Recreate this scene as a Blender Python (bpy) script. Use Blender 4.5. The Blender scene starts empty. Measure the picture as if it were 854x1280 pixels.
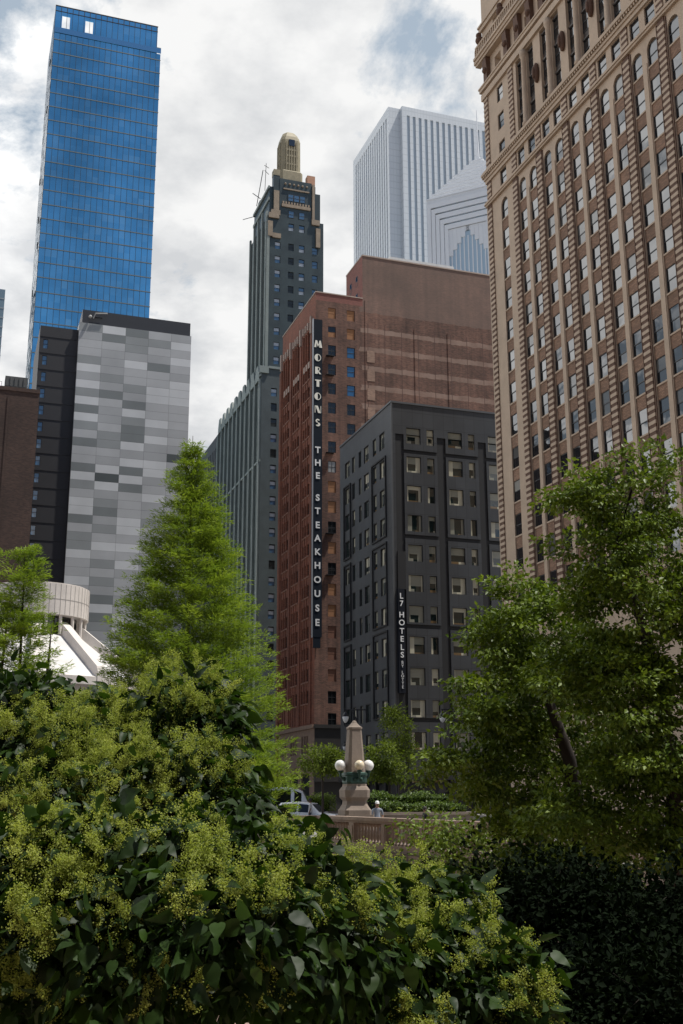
import bpy, math, random
import numpy as np
from mathutils import Matrix, Vector

random.seed(11)
rng = np.random.default_rng(11)
S = bpy.context.scene
COL = S.collection
R = math.radians

# ------------------------------------------------------------------ camera numbers
FPX, CX, CY = 1405.0, 427.0, 640.0          # focal length and centre in photo pixels (854 x 1280)
PITCH = math.atan(360.0 / 1405.0)
ROLL = R(0.15)
EYE = Vector((0, 0, 1.7))
GRID = R(18.9)                              # the street grid, turned from the view direction


def at(px, py, Y):
    """the point of the place seen at a photo pixel, Y metres ahead"""
    dx, dy = px - CX, CY - py
    a = (dx * math.cos(ROLL) + dy * math.sin(ROLL)) / FPX
    b = (-dx * math.sin(ROLL) + dy * math.cos(ROLL)) / FPX
    r = Vector((a, math.cos(PITCH) - b * math.sin(PITCH), math.sin(PITCH) + b * math.cos(PITCH)))
    return EYE + r * (Y / r.y)


# ------------------------------------------------------------------ object helpers
class MB:
    """collects shapes and links them as one mesh object"""

    def __init__(self):
        self.v, self.f, self.m = [], [], []
        self.marks = []

    def add(self, verts, faces, mat=0):
        n = len(self.v)
        self.marks.append((n, len(self.f)))
        self.v += [tuple(p) for p in verts]
        self.f += [tuple(i + n for i in f) for f in faces]
        self.m += [mat] * len(faces)

    def quad(self, a, b, c, d, mat=0):
        self.add([a, b, c, d], [(0, 1, 2, 3)], mat)

    def box(self, x0, x1, y0, y1, z0, z1, mat=0):
        x0, x1 = min(x0, x1), max(x0, x1)
        y0, y1 = min(y0, y1), max(y0, y1)
        z0, z1 = min(z0, z1), max(z0, z1)
        self.add([(x0, y0, z0), (x1, y0, z0), (x1, y1, z0), (x0, y1, z0),
                  (x0, y0, z1), (x1, y0, z1), (x1, y1, z1), (x0, y1, z1)],
                 [(0, 3, 2, 1), (4, 5, 6, 7), (0, 1, 5, 4), (1, 2, 6, 5), (2, 3, 7, 6), (3, 0, 4, 7)], mat)

    def prism(self, pts, z0, z1, mat=0):
        n = len(pts)
        vs = [(x, y, z0) for x, y in pts] + [(x, y, z1) for x, y in pts]
        fs = [tuple(range(n))[::-1], tuple(range(n, 2 * n))]
        fs += [(i, (i + 1) % n, n + (i + 1) % n, n + i) for i in range(n)]
        self.add(vs, fs, mat)

    def rings(self, rings, mat=0, cap=True):
        """loft through rings of equal length"""
        n = len(rings[0])
        vs = [p for r in rings for p in r]
        fs = []
        for k in range(len(rings) - 1):
            for i in range(n):
                j = (i + 1) % n
                fs.append((k * n + i, k * n + j, (k + 1) * n + j, (k + 1) * n + i))
        if cap:
            fs.append(tuple(range(n))[::-1])
            fs.append(tuple(range((len(rings) - 1) * n, len(rings) * n)))
        self.add(vs, fs, mat)

    def lathe(self, prof, n=16, c=(0, 0), mat=0, rot=0.0, cap=True):
        self.rings([[(c[0] + r * math.cos(rot + 2 * math.pi * i / n), c[1] + r * math.sin(rot + 2 * math.pi * i / n), z)
                     for i in range(n)] for r, z in prof], mat, cap)

    def tube(self, pts, rads, n=6, mat=0):
        pts = [Vector(p) for p in pts]
        rr = []
        for k, p in enumerate(pts):
            d = (pts[min(k + 1, len(pts) - 1)] - pts[max(k - 1, 0)])
            d = d.normalized() if d.length > 1e-9 else Vector((0, 0, 1))
            u = d.cross(Vector((0.31, 0.2, 0.93)))
            if u.length < 1e-3:
                u = d.cross(Vector((1, 0, 0)))
            u.normalize()
            w = d.cross(u)
            r = rads[k] if isinstance(rads, (list, tuple)) else rads
            rr.append([tuple(p + (u * math.cos(t) + w * math.sin(t)) * r) for t in [2 * math.pi * i / n for i in range(n)]])
        self.rings(rr, mat)

    def ball(self, c, r, seg=18, ring=12, mat=0, sq=1.0):
        prof = [(max(1e-3, r * math.sin(math.pi * k / ring)), -r * sq * math.cos(math.pi * k / ring)) for k in range(ring + 1)]
        self.lathe([(a, c[2] + z) for a, z in prof], seg, (c[0], c[1]), mat)

    def mesh(self, name, mats, smooth=False):
        me = bpy.data.meshes.new(name)
        me.from_pydata(self.v, [], self.f)
        for m in (mats if isinstance(mats, (list, tuple)) else [mats]):
            me.materials.append(m)
        if len(set(self.m)) > 1 or (self.m and self.m[0]):
            me.polygons.foreach_set('material_index', self.m)
        if smooth:
            me.polygons.foreach_set('use_smooth', [True] * len(me.polygons))
        me.update()
        return me

    def build_each(self, name, mats, parent=None, limit=100):
        """every shape a part of its own; past the limit the rest is one part"""
        ends = self.marks[1:] + [(len(self.v), len(self.f))]
        rest = MB()
        for i, ((v0, f0), (v1, f1)) in enumerate(zip(self.marks, ends)):
            m = MB() if i < limit else rest
            k = len(m.v) - v0
            m.v += self.v[v0:v1]
            m.f += [tuple(q + k for q in f) for f in self.f[f0:f1]]
            m.m += self.m[f0:f1]
            if i < limit:
                m.build(name, mats, parent)
        if rest.v:
            rest.build(name, mats, parent)['kind'] = 'stuff'

    def build(self, name, mats, parent=None, smooth=False):
        return link(name, self.mesh(name, mats, smooth), parent)


def link(name, data, parent=None, loc=None, rotz=None):
    o = bpy.data.objects.new(name, data)
    COL.objects.link(o)
    if parent:
        o.parent = parent
    if loc is not None:
        o.location = loc
    if rotz is not None:
        o.rotation_euler = (0, 0, rotz)
    return o


def tag(o, label=None, cat=None, group=None, kind=None):
    if label:
        o['label'] = label
    if cat:
        o['category'] = cat
    if group:
        o['group'] = group
    if kind:
        o['kind'] = kind
    return o


def thing(name, label, cat, loc=(0, 0, 0), rotz=0.0, group=None):
    o = link(name, None, None, loc, rotz)
    o.empty_display_size = 0.5
    return tag(o, label, cat, group)


def copy_tree(o, parent=None):
    c = o.copy()
    COL.objects.link(c)
    c.parent = parent
    for ch in [x for x in bpy.data.objects if x.parent == o]:
        copy_tree(ch, c)
    return c


# ------------------------------------------------------------------ materials
def new_mat(name):
    m = bpy.data.materials.new(name)
    m.use_nodes = True
    nt = m.node_tree
    for n in list(nt.nodes):
        nt.nodes.remove(n)
    out = nt.nodes.new('ShaderNodeOutputMaterial')
    return m, nt, out


def N(nt, t, **kw):
    n = nt.nodes.new('ShaderNode' + t)
    for k, v in kw.items():
        if k.startswith('i_'):
            key = k[2:]
            n.inputs[int(key) if key.isdigit() else key.replace('_', ' ')].default_value = v
        else:
            setattr(n, k, v)
    return n


def L(nt, a, b):
    nt.links.new(a, b)


def c4(c):
    return (c[0], c[1], c[2], 1.0)


def math_n(nt, op, a, b=None, clamp=False):
    n = nt.nodes.new('ShaderNodeMath')
    n.operation = op
    n.use_clamp = clamp
    for i, x in enumerate((a, b)):
        if x is None:
            continue
        if isinstance(x, (int, float)):
            n.inputs[i].default_value = x
        else:
            L(nt, x, n.inputs[i])
    return n.outputs[0]


def mixc(nt, fac, a, b, mode='MIX'):
    n = nt.nodes.new('ShaderNodeMix')
    n.data_type = 'RGBA'
    n.blend_type = mode
    for i, x in ((0, fac), (6, a), (7, b)):
        if isinstance(x, (int, float)):
            n.inputs[i].default_value = x
        elif isinstance(x, (tuple, list)):
            n.inputs[i].default_value = c4(x)
        else:
            L(nt, x, n.inputs[i])
    return n.outputs[2]


def wall_uv(nt):
    """metres along the wall and up, for walls on either street face"""
    tc = N(nt, 'TexCoord')
    sp = N(nt, 'SeparateXYZ')
    L(nt, tc.outputs['Object'], sp.inputs[0])
    u = math_n(nt, 'ADD', sp.outputs[0], sp.outputs[1])
    cb = N(nt, 'CombineXYZ')
    L(nt, u, cb.inputs[0])
    L(nt, sp.outputs[2], cb.inputs[1])
    return tc.outputs['Object'], u, sp.outputs[2], cb.outputs[0], sp


def finish(nt, out, col, rough=0.7, metal=0.0, bump=None, bstr=0.3, bdist=0.02, spec=None):
    p = N(nt, 'BsdfPrincipled')
    p.inputs['Roughness'].default_value = rough
    p.inputs['Metallic'].default_value = metal
    if spec is not None:
        p.inputs['Specular IOR Level'].default_value = spec
    if isinstance(col, (tuple, list)):
        p.inputs['Base Color'].default_value = c4(col)
    else:
        L(nt, col, p.inputs['Base Color'])
    if bump is not None:
        b = N(nt, 'Bump')
        b.inputs['Strength'].default_value = bstr
        b.inputs['Distance'].default_value = bdist
        L(nt, bump, b.inputs['Height'])
        L(nt, b.outputs[0], p.inputs['Normal'])
    L(nt, p.outputs[0], out.inputs[0])
    return p


def noise(nt, vec, scale, detail=4, rough=0.55):
    n = N(nt, 'TexNoise')
    n.inputs['Scale'].default_value = scale
    n.inputs['Detail'].default_value = detail
    n.inputs['Roughness'].default_value = rough
    L(nt, vec, n.inputs['Vector'])
    return n.outputs[0]


def ramp(nt, fac, stops):
    r = N(nt, 'ValToRGB')
    e = r.color_ramp.elements
    while len(e) < len(stops):
        e.new(0.5)
    for el, (p, c) in zip(e, stops):
        el.position = p
        el.color = c4(c) if isinstance(c, (tuple, list)) else (c, c, c, 1)
    L(nt, fac, r.inputs[0])
    return r.outputs[0]


def sc(c, k):
    return tuple(min(1.0, x * k) for x in c)


def plain(name, col, rough=0.6, metal=0.0, var=0.25, scale=1.2, bump=0.0, spec=None):
    """one colour with uneven weathering"""
    m, nt, out = new_mat(name)
    tc = N(nt, 'TexCoord')
    v = tc.outputs['Object']
    n1 = noise(nt, v, scale, 5)
    n2 = noise(nt, v, scale * 9, 3)
    f = math_n(nt, 'ADD', math_n(nt, 'MULTIPLY', n1, 0.65), math_n(nt, 'MULTIPLY', n2, 0.35))
    c = ramp(nt, f, [(0.28, sc(col, 1 - var)), (0.72, sc(col, 1 + var))])
    finish(nt, out, c, rough, metal, n2 if bump else None, bump, spec=spec)
    return m


def brick(name, col, mortar, var=0.25, bw=0.5, bh=0.16, blotch=0.25, extra=None, rough=0.85, stain=0.0):
    m, nt, out = new_mat(name)
    v, u, z, uv, sp = wall_uv(nt)
    b = N(nt, 'TexBrick')
    b.inputs['Scale'].default_value = 1.0
    b.inputs['Brick Width'].default_value = bw
    b.inputs['Row Height'].default_value = bh
    b.inputs['Mortar Size'].default_value = 0.018
    b.inputs['Color1'].default_value = c4(sc(col, 1 - var))
    b.inputs['Color2'].default_value = c4(sc(col, 1 + var))
    b.inputs['Mortar'].default_value = c4(mortar)
    L(nt, uv, b.inputs['Vector'])
    n1 = noise(nt, v, 0.14, 6)
    c = mixc(nt, 1.0, b.outputs[0], ramp(nt, n1, [(0.3, 1 - blotch), (0.7, 1 + blotch)]), 'MULTIPLY')
    if stain:
        mp = N(nt, 'Mapping')
        mp.inputs['Scale'].default_value = (1.2, 0.05, 1)
        L(nt, uv, mp.inputs[0])
        n2 = noise(nt, mp.outputs[0], 1.0, 4)
        c = mixc(nt, 1.0, c, ramp(nt, n2, [(0.3, 1 - stain), (0.7, 1.0)]), 'MULTIPLY')
    if extra:
        c = extra(nt, c, v, u, z, sp)
    finish(nt, out, c, rough, bump=b.outputs[1], bstr=-0.25)
    return m


def glass(name, dark=(0.012, 0.015, 0.017), tint=(1, 1, 1), ior=1.75, rough=0.015, wav=0.004, base=0.0):
    """window glass in front of a dark room"""
    m, nt, out = new_mat(name)
    d = N(nt, 'BsdfDiffuse')
    d.inputs[0].default_value = c4(dark)
    g = N(nt, 'BsdfGlossy')
    g.inputs['Color'].default_value = c4(tint)
    g.inputs['Roughness'].default_value = rough
    tc = N(nt, 'TexCoord')
    nn = N(nt, 'TexNoise')
    nn.inputs['Scale'].default_value = 0.9
    nn.inputs['Detail'].default_value = 1
    L(nt, tc.outputs['Object'], nn.inputs['Vector'])
    b = N(nt, 'Bump')
    b.inputs['Strength'].default_value = 1.0
    b.inputs['Distance'].default_value = wav
    L(nt, nn.outputs[0], b.inputs['Height'])
    L(nt, b.outputs[0], g.inputs['Normal'])
    fr = N(nt, 'Fresnel')
    fr.inputs['IOR'].default_value = ior
    fac = fr.outputs[0]
    if base:
        fac = math_n(nt, 'MAXIMUM', fac, base)
    mx = N(nt, 'MixShader')
    L(nt, fac, mx.inputs[0])
    L(nt, d.outputs[0], mx.inputs[1])
    L(nt, g.outputs[0], mx.inputs[2])
    L(nt, mx.outputs[0], out.inputs[0])
    return m


def leaf_mat(name, c1, c2, trans=0.35, rough=0.4, spec=0.5):
    m, nt, out = new_mat(name)
    at_ = N(nt, 'Attribute', attribute_name='rnd')
    c = ramp(nt, at_.outputs['Fac'], [(0.0, c1), (1.0, c2)])
    p = N(nt, 'BsdfPrincipled')
    p.inputs['Roughness'].default_value = rough
    p.inputs['Specular IOR Level'].default_value = spec
    L(nt, c, p.inputs['Base Color'])
    t = N(nt, 'BsdfTranslucent')
    ct = mixc(nt, 1.0, c, (1.25, 1.3, 0.55), 'MULTIPLY')
    L(nt, ct, t.inputs[0])
    mx = N(nt, 'MixShader')
    mx.inputs[0].default_value = trans
    L(nt, p.outputs[0], mx.inputs[1])
    L(nt, t.outputs[0], mx.inputs[2])
    L(nt, mx.outputs[0], out.inputs[0])
    return m


# ------------------------------------------------------------------ facade helpers (building frame: x along the west face, y along the north face)
def P(axis, u, d, z):
    """u along the face, d outwards-negative depth into the wall"""
    return (u, d, z) if axis == 'W' else (d, u, z)


def fbox(mb, axis, u0, u1, d0, d1, z0, z1, mat=0):
    if axis == 'W':
        mb.box(u0, u1, d0, d1, z0, z1, mat)
    else:
        mb.box(d0, d1, u0, u1, z0, z1, mat)


def facade(mb, axis, u0, u1, z0, z1, holes, depth, mat=0, rmat=None, off=0.0):
    rmat = mat if rmat is None else rmat
    us = sorted({round(x, 3) for x in [u0, u1] + [h[0] for h in holes] + [h[1] for h in holes] if u0 <= x <= u1})
    zs = sorted({round(x, 3) for x in [z0, z1] + [h[2] for h in holes] + [h[3] for h in holes] if z0 <= x <= z1})
    hs = [(round(a, 3), round(b, 3), round(c, 3), round(d, 3)) for a, b, c, d in holes]
    for i in range(len(us) - 1):
        run = None
        uc = (us[i] + us[i + 1]) / 2
        hh = [h for h in hs if h[0] < uc < h[1]]
        for j in range(len(zs) - 1):
            zc = (zs[j] + zs[j + 1]) / 2
            solid = not any(h[2] < zc < h[3] for h in hh)
            if solid and run is None:
                run = zs[j]
            if not solid and run is not None:
                mb.quad(P(axis, us[i], off, run), P(axis, us[i + 1], off, run), P(axis, us[i + 1], off, zs[j]), P(axis, us[i], off, zs[j]), mat)
                run = None
        if run is not None:
            mb.quad(P(axis, us[i], off, run), P(axis, us[i + 1], off, run), P(axis, us[i + 1], off, z1), P(axis, us[i], off, z1), mat)
    for a, b, c, d in holes:
        e = off + depth
        mb.quad(P(axis, a, off, c), P(axis, b, off, c), P(axis, b, e, c), P(axis, a, e, c), rmat)
        mb.quad(P(axis, a, off, d), P(axis, b, off, d), P(axis, b, e, d), P(axis, a, e, d), rmat)
        mb.quad(P(axis, a, off, c), P(axis, a, off, d), P(axis, a, e, d), P(axis, a, e, c), rmat)
        mb.quad(P(axis, b, off, c), P(axis, b, off, d), P(axis, b, e, d), P(axis, b, e, c), rmat)


def frame_mb(w, h, t=0.07, rail=True, mull=0, dep=0.08):
    """window frame, centred on x, sill at z = 0, facing -y"""
    m = MB()
    m.box(-w / 2, -w / 2 + t, 0, dep, 0, h)
    m.box(w / 2 - t, w / 2, 0, dep, 0, h)
    m.box(-w / 2 + t, w / 2 - t, 0, dep, 0, t)
    m.box(-w / 2 + t, w / 2 - t, 0, dep, h - t, h)
    if rail:
        m.box(-w / 2 + t, w / 2 - t, 0.005, dep, h * 0.5 - t * 0.55, h * 0.5 + t * 0.55)
    for k in range(mull):
        u = -w / 2 + w * (k + 1) / (mull + 1)
        m.box(u - t * 0.4, u + t * 0.4, 0.003, dep, t, h - t)
    return m


def pane_mb(w, h, mats=(0, 0), y=0.05, lean=0.0):
    m = MB()
    m.quad((-w / 2, y, 0), (w / 2, y, 0), (w / 2, y, h * 0.5), (-w / 2, y, h * 0.5), mats[0])
    m.quad((-w / 2, y - 0.025, h * 0.5), (w / 2, y - 0.025, h * 0.5), (w / 2, y - 0.025 + lean, h), (-w / 2, y - 0.025 + lean, h), mats[1])
    return m


class Windows:
    """window parts of one building; past the hundred that show largest the rest becomes one part"""

    def __init__(self, parent):
        self.parent, self.items, self.cache = parent, [], {}

    def add(self, axis, u, z, d, fm, pm, key, mats, rank=0.0):
        self.items.append((rank, axis, u, z, d, fm, pm, key, mats))

    def done(self, limit=100):
        self.items.sort(key=lambda t: t[0])
        rest, rmats = MB(), []
        for i, (rank, axis, u, z, d, fm, pm, key, mats) in enumerate(self.items):
            rot = 0.0 if axis == 'W' else -math.pi / 2
            loc = P(axis, u, d, z)
            if i < limit:
                if key not in self.cache:
                    self.cache[key] = (fm.mesh('window', mats[:1]), pm.mesh('pane', mats[1:]))
                fo = link('window', self.cache[key][0], self.parent, loc, rot)
                po = link('pane', self.cache[key][1], fo)
                po.rotation_euler = (R(random.uniform(-.5, .5)), 0, R(random.uniform(-.5, .5)))
            else:
                for m in mats:
                    if m not in rmats:
                        rmats.append(m)
                c, s = math.cos(rot), math.sin(rot)
                for src, base in ((fm, 0), (pm, 1)):
                    vs = [(loc[0] + c * x - s * y, loc[1] + s * x + c * y, loc[2] + zz) for x, y, zz in src.v]
                    k0 = len(rest.v)
                    rest.v += vs
                    rest.f += [tuple(q + k0 for q in f) for f in src.f]
                    rest.m += [rmats.index(mats[base + k]) for k in src.m]
        if rest.v:
            o = rest.build('window', rmats, self.parent)
            o['kind'] = 'stuff'


def text_mesh(ch, size, mat, depth=0.05, bold=0.0):
    cu = bpy.data.curves.new('lettering', 'FONT')
    cu.body = ch
    cu.size = size
    cu.extrude = depth
    cu.offset = bold
    cu.align_x = 'CENTER'
    cu.resolution_u = 4
    o = bpy.data.objects.new('lettering', cu)
    COL.objects.link(o)
    dg = bpy.context.evaluated_depsgraph_get()
    me = bpy.data.meshes.new_from_object(o.evaluated_get(dg))
    bpy.data.objects.remove(o)
    bpy.data.curves.remove(cu)
    me.materials.clear()
    me.materials.append(mat)
    return me
# ------------------------------------------------------------------ shared materials
M = {}
M['dark_core'] = plain('dark interior', (0.012, 0.012, 0.013), 0.9, var=0.1)
M['roofing'] = plain('grey roofing', (0.12, 0.12, 0.12), 0.9)
M['glass'] = glass('window glass', (0.010, 0.013, 0.016), ior=2.0, base=.08)
M['glass_soft'] = glass('old window glass', (0.010, 0.012, 0.013), ior=1.6)
M['blind'] = glass('pale blind behind glass', (0.30, 0.29, 0.26), ior=1.5)
M['blind_dim'] = glass('dim blind behind glass', (0.10, 0.10, 0.095), ior=1.6)
M['black_frame'] = plain('black window frame', (0.015, 0.016, 0.018), 0.5, var=0.1)
M['bronze_frame'] = plain('dark bronze frame', (0.03, 0.028, 0.026), 0.5, var=0.15)


def body_box(m, x0, x1, y0, y1, z0, z1, mat=0):
    m.box(x0, x1, y0, y1, z0, z1, mat)


# ------------------------------------------------------------------ the tan terracotta tower (north face seen obliquely)
def tan_tower():
    stone = plain('tan terracotta', (0.45, 0.34, 0.24), 0.75, var=0.16, scale=0.5, bump=0.1)
    band = plain('brown terracotta', (0.115, 0.060, 0.036), 0.8, var=0.25, scale=1.5)
    spand = brick('brown spandrel brick', (0.25, 0.150, 0.092), (0.14, 0.075, 0.05), 0.25, 0.42, 0.13)
    dark = plain('dark bronze panel', (0.05, 0.038, 0.03), 0.6, var=0.2)  # dark panels between the colonnade windows
    O = Vector((17.81, 122.0, 0))
    t = thing('terracotta_tower', 'tall tan terracotta office tower with striped pilasters, arched windows and heavy cornice', 'building', O, GRID)
    U1 = -62.0
    bays = [-9.75 - 5.73 * k for k in range(9)]
    cols = [-4.05] + [b + s for b in bays for s in (1.24, -1.24)]
    ww = 1.62
    zc = [68.55 - 3.8 * k for k in range(13)]
    holes = []
    win = Windows(t)
    kinds = [('a', 1.62, 2.35), ]
    FM = frame_mb(1.62, 2.4, 0.085)
    FM2 = frame_mb(1.5, 2.15, 0.085)
    panes = {'clear': (pane_mb(1.62, 2.4), (M['glass'],)), 'blind': (pane_mb(1.62, 2.4, (0, 1)), (M['glass'], M['blind_dim'])),
             'low': (pane_mb(1.62, 2.4, (1, 1)), (M['glass'], M['blind_dim'])), 'pale': (pane_mb(1.62, 2.4, (0, 1)), (M['glass'], M['blind'])),
             'ajar': (pane_mb(1.62, 2.4, (0, 0), lean=-0.03), (M['glass'],))}
    wall = MB()
    sp = MB()
    sill = MB()
    for c in cols:
        a, b = c - ww / 2, c + ww / 2
        holes.append((a, b, 21.6, 69.95))
        holes.append((a + .03, b - .03, 71.75, 73.75))
        # arch filling the top of the slot
        r = ww / 2
        zt, zs = 69.95, 69.95 - r - 0.001
        n = 8
        for sgn in (-1, 1):
            for k in range(n):
                t0, t1 = math.pi / 2 * k / n, math.pi / 2 * (k + 1) / n
                p0 = (c + sgn * r * math.sin(t0), zs + r * math.cos(t0) - 0.02)
                p1 = (c + sgn * r * math.sin(t1), zs + r * math.cos(t1) - 0.02)
                wall.quad((0.002, p0[0], p0[1]), (0.002, p1[0], p1[1]), (0.002, p1[0], zt), (0.002, p0[0], zt), 0)
                wall.quad((0.002, p0[0], p0[1]), (0.002, p1[0], p1[1]), (0.55, p1[0], p1[1]), (0.55, p0[0], p0[1]), 0)
        for k, z in enumerate(zc):
            if k == 0:
                lo = z - 1.3
            else:
                lo = z - 1.2
                sp.box(0.10, 0.6, a + .004, b - .004, z + 1.2, z + 2.5 if k > 1 else z + 2.5, 0)
                sill.box(0.02, 0.3, a + .01, b - .01, z + 2.46, z + 2.62, 0)
            key = random.choices(['clear', 'blind', 'low', 'pale', 'ajar'], [7, 1.2, .9, .5, 2])[0]
            pm, mats = panes[key]
            win.add('N', c, lo, 0.16, FM, pm, key, (M['black_frame'],) + mats, -c + 0.2 * abs(z - 50))
        key = random.choices(['clear', 'blind'], [8, 1])[0]
        win.add('N', c, 71.7, 0.16, frame_mb(1.56, 2.05, 0.085), pane_mb(1.56, 2.05), 'small', (M['black_frame'], M['glass']), -c + 5)
    # lowest spandrel of each slot
    # colonnade storeys and the plain end bay above the middle cornice
    tall = []
    for b in bays:
        for s, w in ((1.28, 1.6), (-1.28, 1.6)):
            holes.append((b + s - w / 2 - .5, b + s + w / 2 - .5, 75.55, 85.2))
            tall.append((b + s - .5, w))
    for z in (76.4, 80.15, 83.9):
        holes.append((-4.05 - .75, -4.05 + .75, z - 1.05, z + 1.05))
        win.add('N', -4.05, z - 1.05, 0.16, FM2, pane_mb(1.5, 2.15), 'end', (M['black_frame'], M['glass']), 8)
    atts = [-4.2 - 5.73 * k - (0 if k == 0 else .6) for k in range(10)]
    for c in atts:
        holes.append((c - 1.2, c + 1.2, 93.5, 95.0))
    friezes = [c + d for c in bays for d in (-1.8, .8)] + [-3.9]
    for c in friezes:
        holes.append((c - .8, c + .8, 87.5, 89.4))
    facade(wall, 'N', U1, 0.0, 0.0, 112.0, holes, 0.55, 0)
    # far end wall, roof and dark core
    end_holes = [(2.5 + 3.2 * k, 4.1 + 3.2 * k, z - 1.2, z + 1.2) for k in range(7) for z in zc[1:]]
    m2 = MB()
    for a, b, c, d in [(0, 26, 0, 112)]:
        pass
    wall.quad((0, 0, 0), (26, 0, 0), (26, 0, 112), (0, 0, 112), 0)
    wall.quad((26, 0, 0), (26, U1, 0), (26, U1, 112), (26, 0, 112), 0)
    wall.quad((0, U1, 0), (26, U1, 0), (26, U1, 112), (0, U1, 112), 0)
    wall.quad((0, 0, 112), (26, 0, 112), (26, U1, 112), (0, U1, 112), 0)
    wall.build('wall', [stone], t)
    endw = MB()
    for a, b, c, d in end_holes:
        endw.box(a, b, 0.02, 0.06, c, d, 0)
    o = endw.build('window', [M['glass']], t)
    o['kind'] = 'stuff'
    core = MB()
    core.box(0.62, 25.5, U1 + .5, -.5, 0.2, 111.5)
    core.build('interior', [M['dark_core']], t)
    sp.build_each('spandrel', [spand], t)
    sill.build_each('sill', [stone], t)
    # striped pilasters: brown core with stone blocks standing proud
    bounds = [(-1.02, 0.0)] + [(-7.45, -6.35)] + [(bays[k] - 2.865 - .52, bays[k] - 2.865 + .52) for k in range(9)]
    for i, (a, b) in enumerate(bounds):
        pm = MB()
        pm.box(-0.11, -0.003, a + .03, b - .03, 22.3, 70.9, 1)
        pm.box(-0.11, -0.003, a + .03, b - .03, 71.5, 73.9, 1)
        z = 22.35
        while z < 73.5:
            if not (70.5 < z < 71.6):
                pm.box(-0.145, 0.0, a, b, z, z + .33, 0)
            z += 0.66
        if i < 2:
            pm.box(-0.11, -0.003, a + .03, b - .03, 75.6, 85.4, 1)
            z = 75.7
            while z < 85.1:
                pm.box(-0.145, 0.0, a, b, z, z + .33, 0)
                z += 0.66
        if i == 0:                      # the pilaster wraps round the corner
            pm.box(-.14, 1.0, .003, .16, 22.3, 70.9, 0)
        pm.build('pilaster', [stone, band], t)
    # moulded piers between the paired windows
    mp = MB()
    for b in bays:
        mp.box(-0.07, -0.003, b - .33, b + .33, 21.8, 67.9, 0)
    mp.build_each('mullion_pier', [stone], t)
    rm = MB()
    for b in bays:
        for s in (-1, 1):
            e = b + s * 2.16
            rm.box(-0.09, -0.002, e - .05, e + .05, 21.8, 70.6, 0)
    rm.build_each('edge_moulding', [band], t)
    # belt course, middle cornice with dentils
    bc = MB()
    bc.box(-.42, .004, U1, .35, 71.0, 71.2)
    bc.box(-.30, .004, U1, .25, 70.75, 71.0)
    bc.box(-.32, .004, U1, .32, 71.2, 71.4)
    bc.build('belt_course', [stone], t)
    cn = MB()
    cn.box(-.60, .004, U1, .55, 74.9, 75.25)
    cn.box(-.48, .004, U1, .4, 75.25, 75.45)
    cn.box(-.36, .004, U1, .35, 74.3, 74.62)
    cn.box(-.22, .004, U1, .2, 73.85, 74.3)
    y = .5
    while y > U1:
        cn.box(-.52, -.3, y - .2, y, 74.62, 74.9)
        y -= .42
    cn.build('cornice', [stone], t)
    # colonnade: dark windows and panels deep in the slots, round columns, shields
    cd = MB()
    for c, w in tall:
        for z in (76.9, 80.3, 83.6):
            cd.box(.40, .85, c - w / 2 + .02, c + w / 2 - .02, z + 1.1, z + 2.2, 0)
            cd.box(.22, .9, c - w / 2 + .01, c + w / 2 - .01, z + 1.1, z + 1.3, 0)
    cd.build_each('colonnade_panel', [dark], t)
    for c, w in tall:
        for z in (76.85, 80.2, 83.55):
            win.add('N', c, z - 1.2, .35, FM, panes['clear'][0], 'clear', (M['black_frame'], M['glass']), -c + 12)
    for b in bays[:6]:
        cm = MB()
        cm.lathe([(.52, 75.45), (.52, 75.9), (.40, 76.1), (.36, 84.2), (.5, 84.5), (.52, 85.2)], 14, (-.02, b - .5))
        cm.build('column', [stone], t, True)
        sm = MB()
        cy = b - .5 - 2.865
        sm.rings([[(-.05 - dd, cy + .42 * k * math.cos(q), 80.4 + 1.25 * k * math.sin(q)) for q in [2 * math.pi * i / 14 for i in range(14)]]
                  for k, dd in ((1, 0), (1, .22), (.7, .42), (.3, .5))], 0)
        sm.rings([[(-.3 - dd, cy + .22 * k * math.cos(q), 80.3 + .75 * k * math.sin(q)) for q in [2 * math.pi * i / 12 for i in range(12)]]
                  for k, dd in ((1, 0), (1, .3), (.4, .4))], 0)
        sm.build('shield', [band], t, True)
    # upper entablature, bracketed frieze, main cornice, balustraded attic
    en = MB()
    en.box(-.45, .004, U1, .45, 86.5, 86.95)
    en.box(-.3, .004, U1, .3, 85.35, 86.2)
    en.box(-.55, .004, U1, .55, 86.95, 87.15)
    en.build('entablature', [stone], t)
    for c in [(-1.4)] + [b + s for b in bays for s in (3.0, .1)][:11]:
        bm = MB()
        bm.box(-.5, -.003, c - .45, c + .45, 87.2, 88.3)
        bm.rings([[(-.003, c - .5, z0), (x, c - .5, z0), (x, c + .5, z0), (-.003, c + .5, z0)] for x, z0 in ((-.25, 87.6), (-.45, 88.4), (-.6, 89.3), (-.66, 90.1), (-.5, 90.345))], 0)
        bm.ball((-.45, c, 88.6), .42, 10, 6)
        bm.build('bracket', [band], t)
    mc = MB()
    mc.box(-.85, .004, U1, .85, 90.7, 91.15)
    mc.box(-1.0, .004, U1, .7, 91.15, 91.5)
    mc.box(-.7, .004, U1, .7, 90.35, 90.7)
    mc.box(-.82, -.5, U1, .5, 92.7, 93.0)
    y = .7
    while y > U1:
        mc.box(-.78, -.55, y - .2, y, 91.5, 92.7)
        y -= .5
    mc.box(-.3, .004, U1, .35, 95.1, 95.7)
    mc.box(-.45, .004, U1, .4, 95.7, 95.95)
    mc.build('main_cornice', [stone], t)
    for k in range(8):
        om = MB()
        c = -.5 - 5.73 * k
        om.ball((-.6, c, 93.5), .55, 12, 8)
        om.ball((-.7, c, 94.2), .38, 10, 8)
        om.build('lion_head', [band], t, True)
    ax = MB()
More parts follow.
